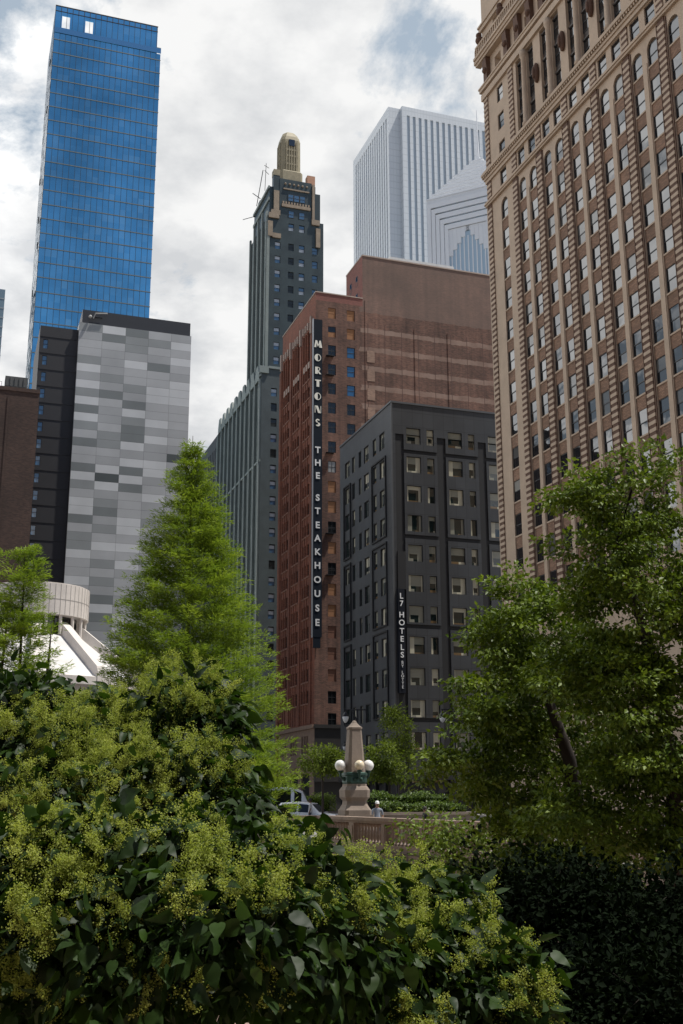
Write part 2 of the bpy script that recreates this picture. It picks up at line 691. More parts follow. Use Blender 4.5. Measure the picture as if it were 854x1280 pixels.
    for c in atts:
        ax.quad((.5, c - 1.2, 93.5), (.5, c + 1.2, 93.5), (.5, c + 1.2, 95.0), (.5, c - 1.2, 95.0))
    for c in friezes:
        ax.quad((.5, c - .8, 87.5), (.5, c + .8, 87.5), (.5, c + .8, 89.4), (.5, c - .8, 89.4))
    o = ax.build('attic_window', [M['glass']], t)
    o['kind'] = 'stuff'
    # base: ledge and large shop-floor windows
    bl = MB()
    bl.box(-.7, .004, U1, .5, 21.2, 21.6)
    bl.box(-.5, .004, U1, .35, 20.6, 21.2)
    bl.build('base_ledge', [stone], t)
    win.done(100)


tan_tower()


# ------------------------------------------------------------------ dark grey corner hotel with the narrow hotel sign
def grey_hotel():
    O = Vector((6.95, 148.0, 0))

    def joints(name, col, rough):
        m, nt, out = new_mat(name)
        v, u, z, uv, sp = wall_uv(nt)
        b = N(nt, 'TexBrick')
        b.offset = 0.0
        b.inputs['Scale'].default_value = 1.0
        b.inputs['Brick Width'].default_value = 1.58
        b.inputs['Row Height'].default_value = 2.085
        b.inputs['Mortar Size'].default_value = 0.035
        b.inputs['Color1'].default_value = c4(sc(col, .88))
        b.inputs['Color2'].default_value = c4(sc(col, 1.12))
        b.inputs['Mortar'].default_value = c4(sc(col, .45))
        L(nt, uv, b.inputs['Vector'])
        n1 = noise(nt, v, .25, 5)
        c = mixc(nt, 1.0, b.outputs[0], ramp(nt, n1, [(.3, .8), (.7, 1.2)]), 'MULTIPLY')
        finish(nt, out, c, rough, bump=b.outputs[1], bstr=-.4, spec=.6)
        return m
    panel = joints('charcoal metal panel', (0.036, 0.039, 0.043), 0.42)
    recess = plain('black recessed cladding', (0.009, 0.009, 0.010), 0.6, var=.15)
    trim = plain('grey metal trim', (0.10, 0.105, 0.11), 0.45, 0.3, var=.1)
    t = thing('corner_hotel', 'dark charcoal panelled corner hotel of twelve storeys with paired windows', 'building', O, GRID)
    H, W_, D = 55.35, 34.0, 22.1
    tops = [51.94 - 4.17 * k for k in range(12)]
    win = Windows(t)
    wide = [(2.19, 4.34), (8.53, 10.68), (14.77, 16.92), (21.1, 23.25), (27.4, 29.5)]
    nar = [(5.27, 6.36), (11.65, 12.6), (17.9, 18.95), (24.2, 25.3)]
    wall, dk = MB(), MB()
    # the panels stand proud of a black grid
    bands_x = [(.54, 1.80), (6.82, 8.13), (13.14, 14.39), (19.4, 20.7), (25.7, 27.0)]
    zb = [48.45, 36.4, 24.1, 11.8]
    strips = [(0.0, .54)] + [(bands_x[k][1], bands_x[k + 1][0]) for k in range(4)] + [(27.0, W_)]
    for i, (a, b) in enumerate(strips):
        cells = [(0.0, H)] if i == 0 else [(zb[0] + .27, 50.9)] + [(zb[k + 1] + .27, zb[k] - .27) for k in range(3)] + [(4.8, zb[3] - .27)]
        for z0, z1 in cells:
            hs = [(x0, x1, z - 2.3, min(z, z1)) for (x0, x1) in wide + nar if a < x0 < b for z in tops if z0 < z - 2.3 < z1]
            facade(wall, 'W', a, b, z0, z1, hs, .35, 0)
            for e in (a, b):
                wall.quad((e, 0, z0), (e, .16, z0), (e, .16, z1), (e, 0, z1))
            wall.quad((a, 0, z0), (b, 0, z0), (b, .16, z0), (a, .16, z0))
            wall.quad((a, 0, z1), (b, 0, z1), (b, .16, z1), (a, .16, z1))
    hs_top = [(x0, x1, 49.64, 51.94) for (x0, x1) in wide + nar]
    wall.quad((.54, 0, 50.9), (.54, 0, 50.9), (.54, 0, H), (.54, 0, H))
    # crown panel strip runs the whole face above the grid; the top windows cross its lower edge
    facade(wall, 'W', .54, W_, 50.9, H, [(x0, x1, 50.9, 51.94) for (x0, x1) in wide + nar], .35, 0)
    fixed = MB()
    # north face
    nw = [(2.73, 4.78), (6.11, 7.46), (9.23, 11.23), (12.38, 13.49), (15.26, 16.45), (17.53, 19.73)]
    facade(wall, 'N', 0, D, 4.8, H, [(a, b, z - 2.35, z + .1) for a, b in nw for z in tops], .35, 0)
    wall.quad((0, D, 0), (W_, D, 0), (W_, D, H), (0, D, H))
    wall.quad((W_, 0, 0), (W_, D, 0), (W_, D, H), (W_, 0, H))
    wall.build('panel_cladding', [panel], t)
    dk.box(.36, W_ - .1, .37, D - .1, .2, H - .5, 0)
    for a, b in bands_x:
        dk.box(a + .002, b - .002, .16, .36, 4.8, 50.9, 0)
    for k in range(5):
        for z in zb:
            a, b = bands_x[k][1], (bands_x[k + 1][0] if k < 4 else W_ - .2)
            dk.box(a, b, .16, .36, z - .27, z + .27, 0)
    dk.build('recessed_grid', [recess], t)
    rf = MB()
    rf.box(-.12, W_, -.12, .5, H, H + .28)
    rf.box(-.12, .5, .5, D, H, H + .28)
    rf.box(.5, W_, .5, D, H - .3, H - .1)
    rf.build('parapet_cap', [trim], t)
    ct = MB()
    ct.box(-.1, .12, -.1, -.003, 4.8, H - .03)
    ct.build('corner_trim', [trim], t)
    # bay frames on the north face
    for (a, b) in ((2.25, 7.9), (17.05, 20.2)):
        for z0, z1 in ((36.7, 48.3), (24.4, 36.0), (12.1, 23.8)):
            f = MB()
            f.box(-.18, -.003, a, a + .22, z0, z1)
            f.box(-.18, -.003, b - .22, b, z0, z1)
            f.box(-.18, -.003, a + .22, b - .22, z0, z0 + .22)
            f.box(-.18, -.003, a + .22, b - .22, z1 - .22, z1)
            f.build('bay_frame', [recess], t)
    # curtained rooms behind reflecting glass
    cur = glass('cream curtain behind glass', (0.52, 0.49, 0.37), ior=1.5)
    cur2 = glass('grey curtain behind glass', (0.27, 0.265, 0.21), ior=1.55)
    wm = glass('warm lamp shade behind glass', (0.17, 0.11, 0.055), ior=1.6)
    dg = glass('dark green glass', (0.012, 0.02, 0.018), ior=1.8)
    mats = (dg, cur, cur2, wm)

    def room(w, h, seed):
        rr = random.Random(seed)
        m = MB()
        def q(x0, x1, z0, z1, k):
            m.quad((x0, .06, z0), (x1, .06, z0), (x1, .06, z1), (x0, .06, z1), k)
        cl = w * rr.choice([0, .12, .18, .26, .34])
        cr = w * rr.choice([0, .12, .18, .26, .34])
        kc = rr.choice([1, 1, 2])
        xa, xb = -w / 2 + cl, w / 2 - cr
        if cl:
            q(-w / 2, xa, 0, h, kc)
        if cr:
            q(xb, w / 2, 0, h, kc)
        zs_ = h * rr.choice([.35, .45, .55, .75])
        q(xa, xb, zs_, h, rr.choice([2, 2, 2, 1, 0]))
        zb_ = h * rr.uniform(.08, .2)
        q(xa, xb, zb_, zs_, 0)
        xm = xa + (xb - xa) * rr.uniform(.3, .7)
        q(xa, xm, 0, zb_, rr.choice([0, 3, 2]))
        q(xm, xb, 0, zb_, rr.choice([0, 1, 3]))
        return m
    fw, fn = frame_mb(2.15, 2.3, .05, rail=False), frame_mb(1.05, 2.3, .05, rail=False)
    rooms_w = [room(2.15, 2.3, s) for s in range(8)]
    rooms_n = [room(1.05, 2.3, s + 50) for s in range(8)]
    for z in tops:
        for i, (a, b) in enumerate(wide[:3]):
            k = random.randrange(8)
            win.add('W', (a + b) / 2, z - 2.3, .2, fw, rooms_w[k], ('w', k), (M['bronze_frame'],) + mats, i)
        for i, (a, b) in enumerate(nar[:2]):
            k = random.randrange(8)
            win.add('W', (a + b) / 2, z - 2.3, .2, fn, rooms_n[k], ('n', k), (M['bronze_frame'],) + mats, i)
    for j, (a, b) in enumerate(nw):
        w = b - a
        fr = frame_mb(w, 2.45, .09, rail=False, mull=1 if w > 1.8 else 0)
        pl = [room(w, 2.45, 80 + j * 5 + s) for s in range(2)] + [pane_mb(w, 2.45)]
        for z in tops:
            k = random.choice([0, 1, 2, 2, 2]) if j > 1 else random.choice([0, 1])
            win.add('N', (a + b) / 2, z - 2.35, .2, fr, pl[k], ('v', j, k), (M['bronze_frame'],) + (mats if k < 2 else (dg,)), 1.2 + .3 * j)
    win.done(100)
    # ground floor shopfront
    sh = MB()
    sh.box(-.35, W_, -.35, -.003, 4.2, 4.8)
    sh.box(-.35, -.003, -.003, D, 4.2, 4.8)
    for k in range(9):
        sh.box(.1 + k * 3.7, .5 + k * 3.7, -.1, .3, 0, 4.2)
    for k in range(1, 6):
        sh.box(-.1, .3, k * 3.7, k * 3.7 + .4, 0, 4.2)
    sh.build('shopfront_frame', [recess], t)
    # blade sign
    g = thing('hotel_sign', 'narrow black vertical sign with white lettering on the charcoal hotel', 'sign', O, GRID)
    w_ = plain('white sign letters', (.82, .82, .80), .5, var=.05)
    sm = MB()
    sm.box(.45, 1.4, -.36, .14, 15.2, 29.0)
    sm.build('panel', [plain('navy black sign panel', (.010, .012, .018), .7, var=.1, spec=.15)], g)
    s2 = MB()
    s2.box(.60, 1.75, -.12, .145, 29.02, 34.2)
    s2.build('upper_panel', [recess], g)
    for ch, z in zip('L7HOTELS', (28.05, 27.04, 25.52, 24.47, 23.35, 22.3, 21.19, 20.2)):
        o = link('letter', text_mesh(ch, 1.06, w_, .03, .015), g, (.925, -.40, z - .37))
        o.rotation_euler = (R(90), 0, 0)
    for ch, z in zip('BYLOTTE', (19.2, 18.72, 17.9, 17.42, 16.94, 16.46, 15.98)):
        o = link('letter', text_mesh(ch, .54, w_, .03, .0), g, (.925, -.40, z - .19))
        o.rotation_euler = (R(90), 0, 0)


grey_hotel()


# ------------------------------------------------------------------ red brick hotel with the tall blade sign
def brick_hotel():
    O = Vector((-4.6, 190.0, 0))

    def faded(nt, c, v, u, z, sp):
        x = sp.outputs[0]
        # pale slab lines showing through on the blank wall, and the greyer top storeys
        zz = math_n(nt, 'SUBTRACT', math_n(nt, 'ADD', z, math_n(nt, 'MULTIPLY', noise(nt, v, .5, 4), .8)), 85.8)
        fr = math_n(nt, 'FRACT', math_n(nt, 'DIVIDE', zz, 3.72))
        on = math_n(nt, 'LESS_THAN', fr, .26)
        lo = math_n(nt, 'LESS_THAN', z, 87.3)
        far = math_n(nt, 'GREATER_THAN', math_n(nt, 'ADD', x, math_n(nt, 'MULTIPLY', noise(nt, v, .35, 3), 3.0)), 10.2)
        f = math_n(nt, 'MULTIPLY', math_n(nt, 'MULTIPLY', on, lo), far)
        f = math_n(nt, 'MULTIPLY', f, math_n(nt, 'MULTIPLY', ramp(nt, noise(nt, v, .3, 5), [(.3, .35), (.7, 1.0)]), .85))
        c = mixc(nt, f, c, (.34, .235, .18))
        top = math_n(nt, 'MULTIPLY', math_n(nt, 'GREATER_THAN', math_n(nt, 'ADD', z, math_n(nt, 'MULTIPLY', noise(nt, v, .4, 3), .9)), 89.9), far)
        c = mixc(nt, math_n(nt, 'MULTIPLY', top, .45), c, (.21, .155, .125))
        lines = math_n(nt, 'LESS_THAN', math_n(nt, 'FRACT', math_n(nt, 'DIVIDE', x, 3.35)), .035)
        c = mixc(nt, math_n(nt, 'MULTIPLY', math_n(nt, 'MULTIPLY', lines, lo), far), c, (.09, .045, .035))
        return c
    bw = brick('weathered red brown brick', (.165, .076, .050), (.19, .13, .10), .35, .5, .16, .42, faded, stain=.42)
    bn = brick('red front brick', (.245, .080, .040), (.16, .09, .07), .25, .5, .16, .25, stain=.2)
    top_b = brick('fresh red parapet brick', (.22, .075, .055), (.2, .12, .1), .2, .5, .16, .15)
    pale = plain('pale stone trim', (.42, .33, .27), .8, var=.2)
    tan = plain('tan base stone', (.26, .18, .13), .85, var=.2)
    t = thing('brick_hotel', 'tall red brick hotel with blank upper wall and boarded windows', 'building', O, GRID)
    D = 22.0
    wall = MB()
    win = Windows(t)
    zt = [89.4 - 3.68 * k for k in range(21)]
    hw = [(2.35, 3.86, z - 2.1, z) for z in zt] + [(5.97, 7.55, z - 2.1, z) for z in zt[:20]]
    facade(wall, 'W', 0, 9.13, 6, 90.6, hw, .28, 0)
    wall.quad((9.13, 0, 6), (50, 0, 6), (50, 0, 100.9), (9.13, 0, 100.9), 0)
    wall.quad((0, 0, 90.6), (9.13, 0, 90.6), (9.13, 0, 92.1), (0, 0, 92.1), 1)
    wall.quad((9.13, 0, 92.1), (9.13, 9.2, 92.1), (9.13, 9.2, 100.9), (9.13, 0, 100.9), 1)
    wall.quad((9.13, 9.2, 92.1), (50, 9.2, 92.1), (50, 9.2, 100.9), (9.13, 9.2, 100.9), 1)
    wall.quad((0, D, 0), (50, D, 0), (50, D, 92.1), (0, D, 92.1), 0)
    wall.quad((50, 0, 0), (50, D, 0), (50, D, 92), (50, 0, 92), 0)
    # north front: three bays of three windows, arcade at the top
    rows = [76.6 - 3.68 * k for k in range(18)]
    ncol = [(4.1 + 1.42 * i + 6.65 * b) for b in range(3) for i in range(3)]
    hn = [(c - .5, c + .5, z, z + 2.1) for c in ncol for z in rows if z > 15]
    hn += [(c - .5, c + .5, 79.2, 86.0) for c in ncol]
    facade(wall, 'N', 0, D, 13.95, 92.0, hn, .3, 2)
    wall.build('wall', [bw, top_b, bn], t)
    rf = MB()
    rf.box(.3, 9.1, .3, D - .3, 91.0, 91.4)
    rf.box(9.2, 49.9, .1, 9.1, 100.2, 100.5)
    rf.box(-.1, 9.13, -.1, .3, 92.1, 92.3, 1)
    rf.box(-.1, .3, .3, D + .1, 92.1, 92.3, 1)
    rf.box(9.05, 50, -.1, .3, 100.9, 101.15, 1)
    rf.box(9.05, 9.4, .3, 9.2, 100.9, 101.15, 1)
    rf.build('roof', [M['roofing'], pale], t)
    pl = MB()
    pl.box(15.5, 29, 2.2, 8.2, 100.5, 102.9)
    pl.box(11, 15.4, 1.2, 6.2, 100.5, 101.6)
    pl.box(29.1, 33, 1.4, 6.0, 100.5, 101.7)
    pl.build('rooftop_plant', [plain('white rooftop housing', (.62, .62, .60), .7, var=.1)], t)
    core = MB()
    core.box(.32, 49.9, .3, D - .1, 1, 90.8)
    core.build('interior', [M['dark_core']], t)
    # trims of the north front
    tr = MB()
    for z in rows:
        for b in range(3):
            tr.box(-.12, -.003, 3.4 + 6.65 * b, 8.0 + 6.65 * b, z - .28, z - .03, 0)
    tr.build_each('sill_course', [plain('brown brick sill', (.27, .14, .095), .85, var=.2)], t)
    ac = MB()
    for c in ncol:
        ac.box(-.08, .25, c - .48, c + .48, 78.7, 79.9, 0)
        ac.box(-.35, -.003, c - .25, c + .25, 86.2, 87.6, 0)
    for b in range(4):
        ac.box(-.4, -.003, 1.9 + 6.65 * b, 2.5 + 6.65 * b, 84.8, 88.2, 0)
    ac.build_each('pale_ornament', [pale], t)
    pr = MB()
    for b in range(4):
        pr.box(-.22, -.002, 1.75 + 6.65 * b, 2.55 + 6.65 * b, 14.2, 84.7, 0)
    for c in ncol:
        if abs(((c - 4.1) / 1.42) % 1) < 2:
            pr.box(-.12, -.001, c + .56, c + .86, 14.2, 86, 0)
    pr.box(-.3, .4, D + .004, D + 1.1, 0, 84.5, 0)
    pr.build_each('brick_pier', [bn], t)
    base = MB()
    facade(base, 'N', 0, D, 0, 13.9, [(c - .55, c + .55, 9.2, 12.2) for c in ncol] + [(2.7 + 6.65 * b, 7.6 + 6.65 * b, .5, 6.0) for b in range(3)], .5, 0)
    base.box(-.4, -.003, 0, D, 13.3, 13.9)
    base.box(-.25, -.004, 0, D, 7.0, 7.5)
    base.build('stone_base', [tan], t)
    low = MB()
    low.quad((0, -.02, 0), (50, -.02, 0), (50, -.02, 13.6), (0, -.02, 13.6))
    low.box(-.1, 9, -.3, -.022, 13.3, 13.9)
    low.box(-.1, 9, -.6, -.023, 4.6, 5.4)
    low.build('dark_shopfront', [M['bronze_frame']], t)
    # boarded and glazed windows of the west wall
    board = plain('orange plywood board', (.31, .145, .062), .8, var=.25, scale=.9)
    board2 = plain('brown board', (.17, .075, .045), .8, var=.2)
    sky = glass('painted sky pane', (.02, .10, .22), ior=1.8)  # reflected sky painted in as blue pane colour
    kindsA = ['board', 'half', 'dark', 'dark', 'dark', 'dark', 'dark', 'dark', 'curtain', 'board', 'board', 'dark', 'board', 'dark', 'board', 'board', 'brown', 'brown', 'brown', 'dark', 'dark']
    kindsB = ['board', 'board', 'blue', 'blue', 'blue', 'bluedark', 'dark', 'dark', 'dark', 'board', 'board'] + ['dark', 'board'] * 5
    f1 = frame_mb(1.5, 2.1, .09, mull=1)
    f0 = frame_mb(1.5, 2.1, .05, rail=False)
    f1b = frame_mb(1.5, 2.1, .09)
    for u, ks in ((3.105, kindsA), (6.76, kindsB)):
        for z, k in zip(zt, ks):
            if k in ('board', 'brown'):
                win.add('W', u, z - 2.1, .1, f0, pane_mb(1.5, 2.1, y=.06), k, (bw, board if k == 'board' else board2), 1)
            elif k == 'half':
                win.add('W', u, z - 2.1, .1, f0, pane_mb(1.5, 2.1, (0, 1), y=.06), k, (bw, board, M['glass_soft']), 1)
            elif k == 'blue':
                win.add('W', u, z - 2.1, .1, f1b, pane_mb(1.5, 2.1), k, (M['black_frame'], sky), 1)
            elif k == 'curtain':
                win.add('W', u, z - 2.1, .1, f1, pane_mb(1.5, 2.1), k, (M['black_frame'], M['blind']), 1)
            else:
                win.add('W', u, z - 2.1, .1, f1, pane_mb(1.5, 2.1), k, (M['black_frame'], M['glass_soft']), 1)
    fn = frame_mb(1.0, 2.1, .07)
    for c in ncol:
        for z in rows:
            if z > 15:
                k = random.choices(['g', 'b'], [9, 1])[0]
                win.add('N', c, z, .18, fn, pane_mb(1.0, 2.1, (0, 1) if k == 'b' else (0, 0)), 'n' + k, (M['bronze_frame'], M['glass_soft']) + ((M['blind_dim'],) if k == 'b' else ()), 3 + c * .1)
        win.add('N', c, 79.9, .2, frame_mb(1.0, 6.1, .08), pane_mb(1.0, 6.1), 'tall', (M['bronze_frame'], M['glass_soft']), 2.5)
    # bricked-up openings and upper side windows
    bu = MB()
    for z in zt[2:7]:
        bu.box(9.9, 11.4, -.05, .1, z - 2.4, z - .1, 0)
    bu.build_each('bricked_opening', [brick('pale infill brick', (.32, .20, .14), (.25, .18, .14), .2)], t)
    for y, z in ((3.2, 96.0), (6.6, 96.0), (3.2, 92.4)):
        win.add('N', y, z, 9.1, fn, pane_mb(1.0, 2.1), 'up', (M['bronze_frame'], M['glass_soft']), .5)
    win.done(100)
    pp = MB()
    for x in (9.6, 19.4, 26.2):
        pp.tube([(x, -.05, 92 if x < 10 else 87.5), (x, -.05, 40)], .06, 6)
    pp.build('drain_pipe', [bw], t)
    # fire balconies under the dark windows
    for z in (zt[2], zt[3], zt[7], zt[11], zt[13]):
        fb = MB()
        fb.box(1.9, 3.4, -.7, -.003, z - 2.3, z - 2.22)
        fb.tube([(1.9, -.7, z - 1.5), (3.4, -.7, z - 1.5)], .03, 4)
        for k in range(6):
            fb.tube([(1.9 + .3 * k, -.7, z - 2.25), (1.9 + .3 * k, -.7, z - 1.5)], .02, 4)
        fb.build('iron_balcony', [M['black_frame']], t)
    # the sign
    g = thing('steakhouse_sign', 'very tall dark navy blade sign with stacked white letters on the red brick hotel', 'sign', O, GRID)
    pm = MB()
    pm.box(-.62, 1.02, -.75, -.2, 28.4, 86.4, 0)
    pm.box(-.40, .80, -.70, -.25, 26.6, 28.4, 0)
    pm.build('panel', [plain('navy sign face', (.008, .013, .021), .7, var=.12, spec=.15)], g)
    tm = MB()
    tm.box(-.70, -.622, -.8, -.16, 28.3, 86.5, 0)
    tm.build('lit_edge_strip', [plain('pale lit sign edge', (.32, .33, .34), .45, .3, var=.1)], g)  # pale strip paints the lit side face of the sign
    br = MB()
    for z in range(32, 86, 9):
        br.box(-.2, .6, -.2, -.001, z, z + .3)
    br.build('bracket', [M['black_frame']], g)
    wl = plain('cream sign letters', (.80, .77, .66), .5, var=.04)
    wl2 = plain('white sign letters', (.74, .74, .72), .5, var=.04)
    zs = [81.6, 78.96, 76.49, 74.04, 71.55, 69.1, 66.61, 61.54, 59.18, 56.83, 52.82, 50.43, 47.91, 45.56, 43.14, 40.75, 38.28, 35.85, 33.36, 30.88]

    def poly(m, pts, d=.06):
        n = len(pts)
        m.add([(x, -d, y) for x, y in pts] + [(x, 0, y) for x, y in pts],
              [tuple(range(n))] + [(i, (i + 1) % n, n + (i + 1) % n, n + i) for i in range(n)])

    def arc(cx, cy, r, a0, a1, n=12, k=1.0):
        return [(cx + k * r * math.cos(R(a0 + (a1 - a0) * i / n)), cy + r * math.sin(R(a0 + (a1 - a0) * i / n))) for i in range(n + 1)]

    def ring(m, cx, cy, r0, r1, a0, a1, k=1.0, n=12):
        o_, i_ = arc(cx, cy, r1, a0, a1, n, k), arc(cx, cy, r0, a0, a1, n, k)
        for j in range(n):
            poly(m, [i_[j], o_[j], o_[j + 1], i_[j + 1]])

    def deco(ch):
        """thick-and-thin letters of the upper word, one metre high about the origin"""
        m = MB()
        if ch == 'M':
            poly(m, [(-.62, -.5), (-.42, .5), (-.16, .5), (.04, -.12), (-.02, -.42), (-.26, .1), (-.30, -.5)])
            poly(m, [(.04, -.12), (.22, .5), (.44, .5), (.66, -.5), (.22, -.5), (.16, -.05), (-.02, -.42)])
        elif ch == 'O':
            poly(m, arc(-.04, 0, .52, 90, 270, 14, 1.0))
            ring(m, -.04, 0, .42, .52, -90, 90)
        elif ch == 'R':
            poly(m, [(-.46, -.5), (-.46, .5), (-.04, .5), (-.04, -.5)])
            ring(m, -.04, .22, .19, .28, -90, 90, 1.4)
            poly(m, [(-.04, -.02), (.10, -.06), (.52, -.5), (.20, -.5), (-.04, -.2)])
        elif ch == 'T':
            poly(m, [(-.46, .34), (-.46, .5), (.46, .5), (.46, .34)])
            poly(m, [(-.22, -.5), (-.22, .34), (.20, .34), (.20, -.5)])
        elif ch == 'N':
            poly(m, [(-.50, -.5), (-.50, .5), (-.40, .5), (-.40, -.5)])
            poly(m, [(-.40, .5), (-.02, .5), (.42, -.5), (.04, -.5)])
            poly(m, [(.42, -.5), (.42, .5), (.50, .5), (.50, -.5)])
        elif ch == 'S':
            ring(m, -.02, .25, .10, .27, 20, 270, 1.25)
            ring(m, .02, -.25, .06, .27, -160, 90, 1.35)
        return m
    for ch, z in zip('MORTONS', zs[:7]):
        m = deco(ch)
        m.v = [(x * 1.18, y, zz * 1.34) for x, y, zz in m.v]
        o = m.build('letter', [wl], g)
        o.location = (.2, -.752, z)
    for ch, z in zip('THESTEAKHOUSE', zs[7:]):
        o = link('letter', text_mesh(ch, 1.6, wl2, .04, .045), g, (.2, -.80, z - .55))
        o.rotation_euler = (R(90), 0, 0)


brick_hotel()
# ------------------------------------------------------------------ dark green tower with the gilded top
def green_tower():
    O = Vector((-18.46, 245.0, 0))
    ston = plain('black green polished stone', (.034, .050, .052), .35, var=.4, scale=.35)
    ston2 = plain('dark grey green terracotta', (.055, .072, .074), .55, var=.3, scale=.4)
    pier = plain('pale grey green pier', (.20, .235, .22), .6, var=.2, scale=.3)  # sky sheen on the north piers put into the pale colour
    gold = plain('weathered gilding', (.27, .235, .15), .6, .1, var=.3, scale=.8)
    gold2 = plain('tan gilded terracotta', (.26, .205, .145), .7, var=.35, scale=.9)
    t = thing('gilded_tower', 'slender black green stone tower crowned by a gold spire block', 'building', O, GRID)
    win = Windows(t)
    wall = MB()
    zt = [132.5 - 3.72 * k for k in range(9)]
    zw = [94.5 - 3.72 * k for k in range(22)]
    # lower wing
    wc = [(2.3, 3.7)]
    facade(wall, 'W', 0, 22, 0, 99.2, [(a, b, z - 2.0, z) for a, b in wc for z in zw], .3, 1)
    facade(wall, 'N', 0, 43.4, 0, 99.2, [(1.6 + 4.35 * k + s - .55, 1.6 + 4.35 * k + s + .55, 6, z1) for k in range(10) for s in (0, 1.7) for z1 in (93.5,) if 1.6 + 4.35 * k + s < 42.5], .7, 0)
    wall.quad((0, 43.4, 0), (22, 43.4, 0), (22, 43.4, 99.2), (0, 43.4, 99.2), 1)
    wall.quad((22, 0, 0), (22, 43.4, 0), (22, 43.4, 99.2), (22, 0, 99.2), 1)
    wall.quad((0, 0, 99.0), (22, 0, 99.0), (22, 43.4, 99.0), (0, 43.4, 99.0), 1)
    wall.build('wing_wall', [ston, ston2], t)
    pr = MB()
    for k in range(11):
        y = .15 + 4.35 * k
        pr.box(-.5, -.003, y, y + .75, 0, 96.5 + (1.2 if k % 2 else 0), 0)
        pr.box(-.28, -.003, y + 2.1, y + 2.45, 6, 95, 0)
    for z in (97.2, 76.4):
        pr.box(-.35, -.002, 0, 43.4, z, z + .5, 0)
    for k in range(10):
        y = .9 + 4.35 * k
        pr.rings([[(-.45, y, 96.5), (-.45, y + 3.5, 96.5), (-.002, y + 3.5, 96.5), (-.002, y, 96.5)],
                  [(-.45, y, 98.0), (-.45, y + 3.5, 98.0), (-.002, y + 3.5, 98.0), (-.002, y, 98.0)],
                  [(-.45, y + .9, 100.3), (-.45, y + 2.6, 100.3), (-.002, y + 2.6, 100.3), (-.002, y + .9, 100.3)]])
    pr.box(-.55, 1.6, -.4, -.003, 97.9, 99.6, 0)
    pr.box(1.6, 22, -.3, -.003, 99.2, 99.8, 0)
    pr.build_each('pier', [pier], t)
    sp = MB()
    for k in range(10):
        for s in (0, 1.7):
            y = 1.6 + 4.35 * k + s
            if y < 42.5:
                for q in range(23):
                    z = 10 + 3.72 * q
                    if z < 91:
                        sp.box(.25, .68, y - .54, y + .54, z, z + 1.5, 0)
                sp.quad((.66, y - .54, 6), (.66, y + .54, 6), (.66, y + .54, 93.4), (.66, y - .54, 93.4), 1)
    sp.build('front_spandrel', [ston2, M['glass_soft']], t)
    # tower
    tw = MB()
    cols = [3.0, 6.35, 9.05, 12.4]
    x0, x1, y1 = 1.2, 15.3, 17.6
    hs = [(c, c + 1.4, z - 1.85, z) for c in cols for z in zt]
    hs += [(c, c + 1.4, z - 1.9, z) for c in (6.35, 9.05) for z in (141, 137.9)]
    facade(tw, 'W', x0, x1, 99.0, 139.3, [h for h in hs if h[3] < 139], .3, 0, None, .9)
    hn = [(2.2 + 3.9 * k + s - .5, 2.2 + 3.9 * k + s + .5, 100, 137) for k in range(4) for s in (0, 1.5)]
    facade(tw, 'N', .9, y1, 99.0, 139.3, hn, .6, 0, None, x0)
    tw.quad((x1, .9, 99), (x1, y1, 99), (x1, y1, 139.3), (x1, .9, 139.3))
    tw.quad((x0, y1, 99), (x1, y1, 99), (x1, y1, 139.3), (x0, y1, 139.3))
    tw.quad((x0, .9, 139.2), (x1, .9, 139.2), (x1, y1, 139.2), (x0, y1, 139.2))
    tw.box(x0 + .65, x1 - .1, 1.3, y1 - .1, 99, 139, 1)
    # upper setbacks
    tw.box(1.7, 14.7, 1.7, 16.6, 139.2, 147.6, 0)
    tw.box(4.1, 12.3, 1.05, 15.8, 139.2, 149.9, 0)
    tw.box(2.6, 4.1, 1.15, 2.8, 139.2, 151.2, 0)
    tw.box(12.3, 13.3, 1.2, 2.8, 139.2, 149.2, 0)
    tw.box(2.6, 4.1, 14.6, 16.4, 139.2, 151.0, 0)
    tw.build('tower_wall', [ston, M['dark_core']], t)
    pp = MB()
    for k in range(5):
        y = 1.0 + 3.95 * k
        pp.box(x0 - .45, x0 - .003, y, y + .7, 99, 140.4 + (1.5 if k in (1, 2, 3) else 0), 0)
    for k in range(4):
        y = 1.7 + 3.95 * k
        pp.box(x0 - .2, x0 - .002, y + 1.1, y + 1.4, 99, 138, 0)
    pp.box(x0 - .3, x0 + .35, .5, .897, 99, 137, 0)
    pp.box(1.4, 1.697, 1.5, 16.7, 143.8, 144.6, 0)
    pp.box(1.35, 1.697, 1.5, 16.7, 147.0, 147.7, 0)
    pp.build_each('tower_pier', [pier], t)
    # window stripes behind the front piers
    st = MB()
    for k in range(4):
        for s in (0, 1.5):
            y = 2.2 + 3.9 * k + s
            st.quad((x0 + .55, y - .5, 100), (x0 + .55, y + .5, 100), (x0 + .55, y + .5, 137), (x0 + .55, y - .5, 137), 1)
            for q in range(10):
                st.box(x0 + .2, x0 + .56, y - .49, y + .49, 101 + 3.72 * q, 102.5 + 3.72 * q, 0)
    st.build('tower_spandrel', [ston2, M['glass_soft']], t)
    # gilded trims
    gd = MB()
    gd.box(1.3, 3.9, .45, .897, 138.6, 139.9)
    gd.box(1.1, 2.3, .4, .89, 133.6, 137.6)
    gd.box(2.3, 4.4, .5, .89, 133.4, 134.6)
    gd.box(2.6, 3.9, .7, 1.1, 139.9, 146.2)
    gd.box(2.0, 4.2, .6, 1.6, 139.6, 140.9)
    gd.box(12.2, 14.2, .45, .89, 138.4, 139.8)
    gd.box(13.3, 14.4, .5, .89, 132.5, 137.6)
    gd.box(12.35, 12.95, .6, 1.15, 139.4, 149.4)
    gd.box(4.6, 11.9, .72, 1.04, 142.2, 143.0)
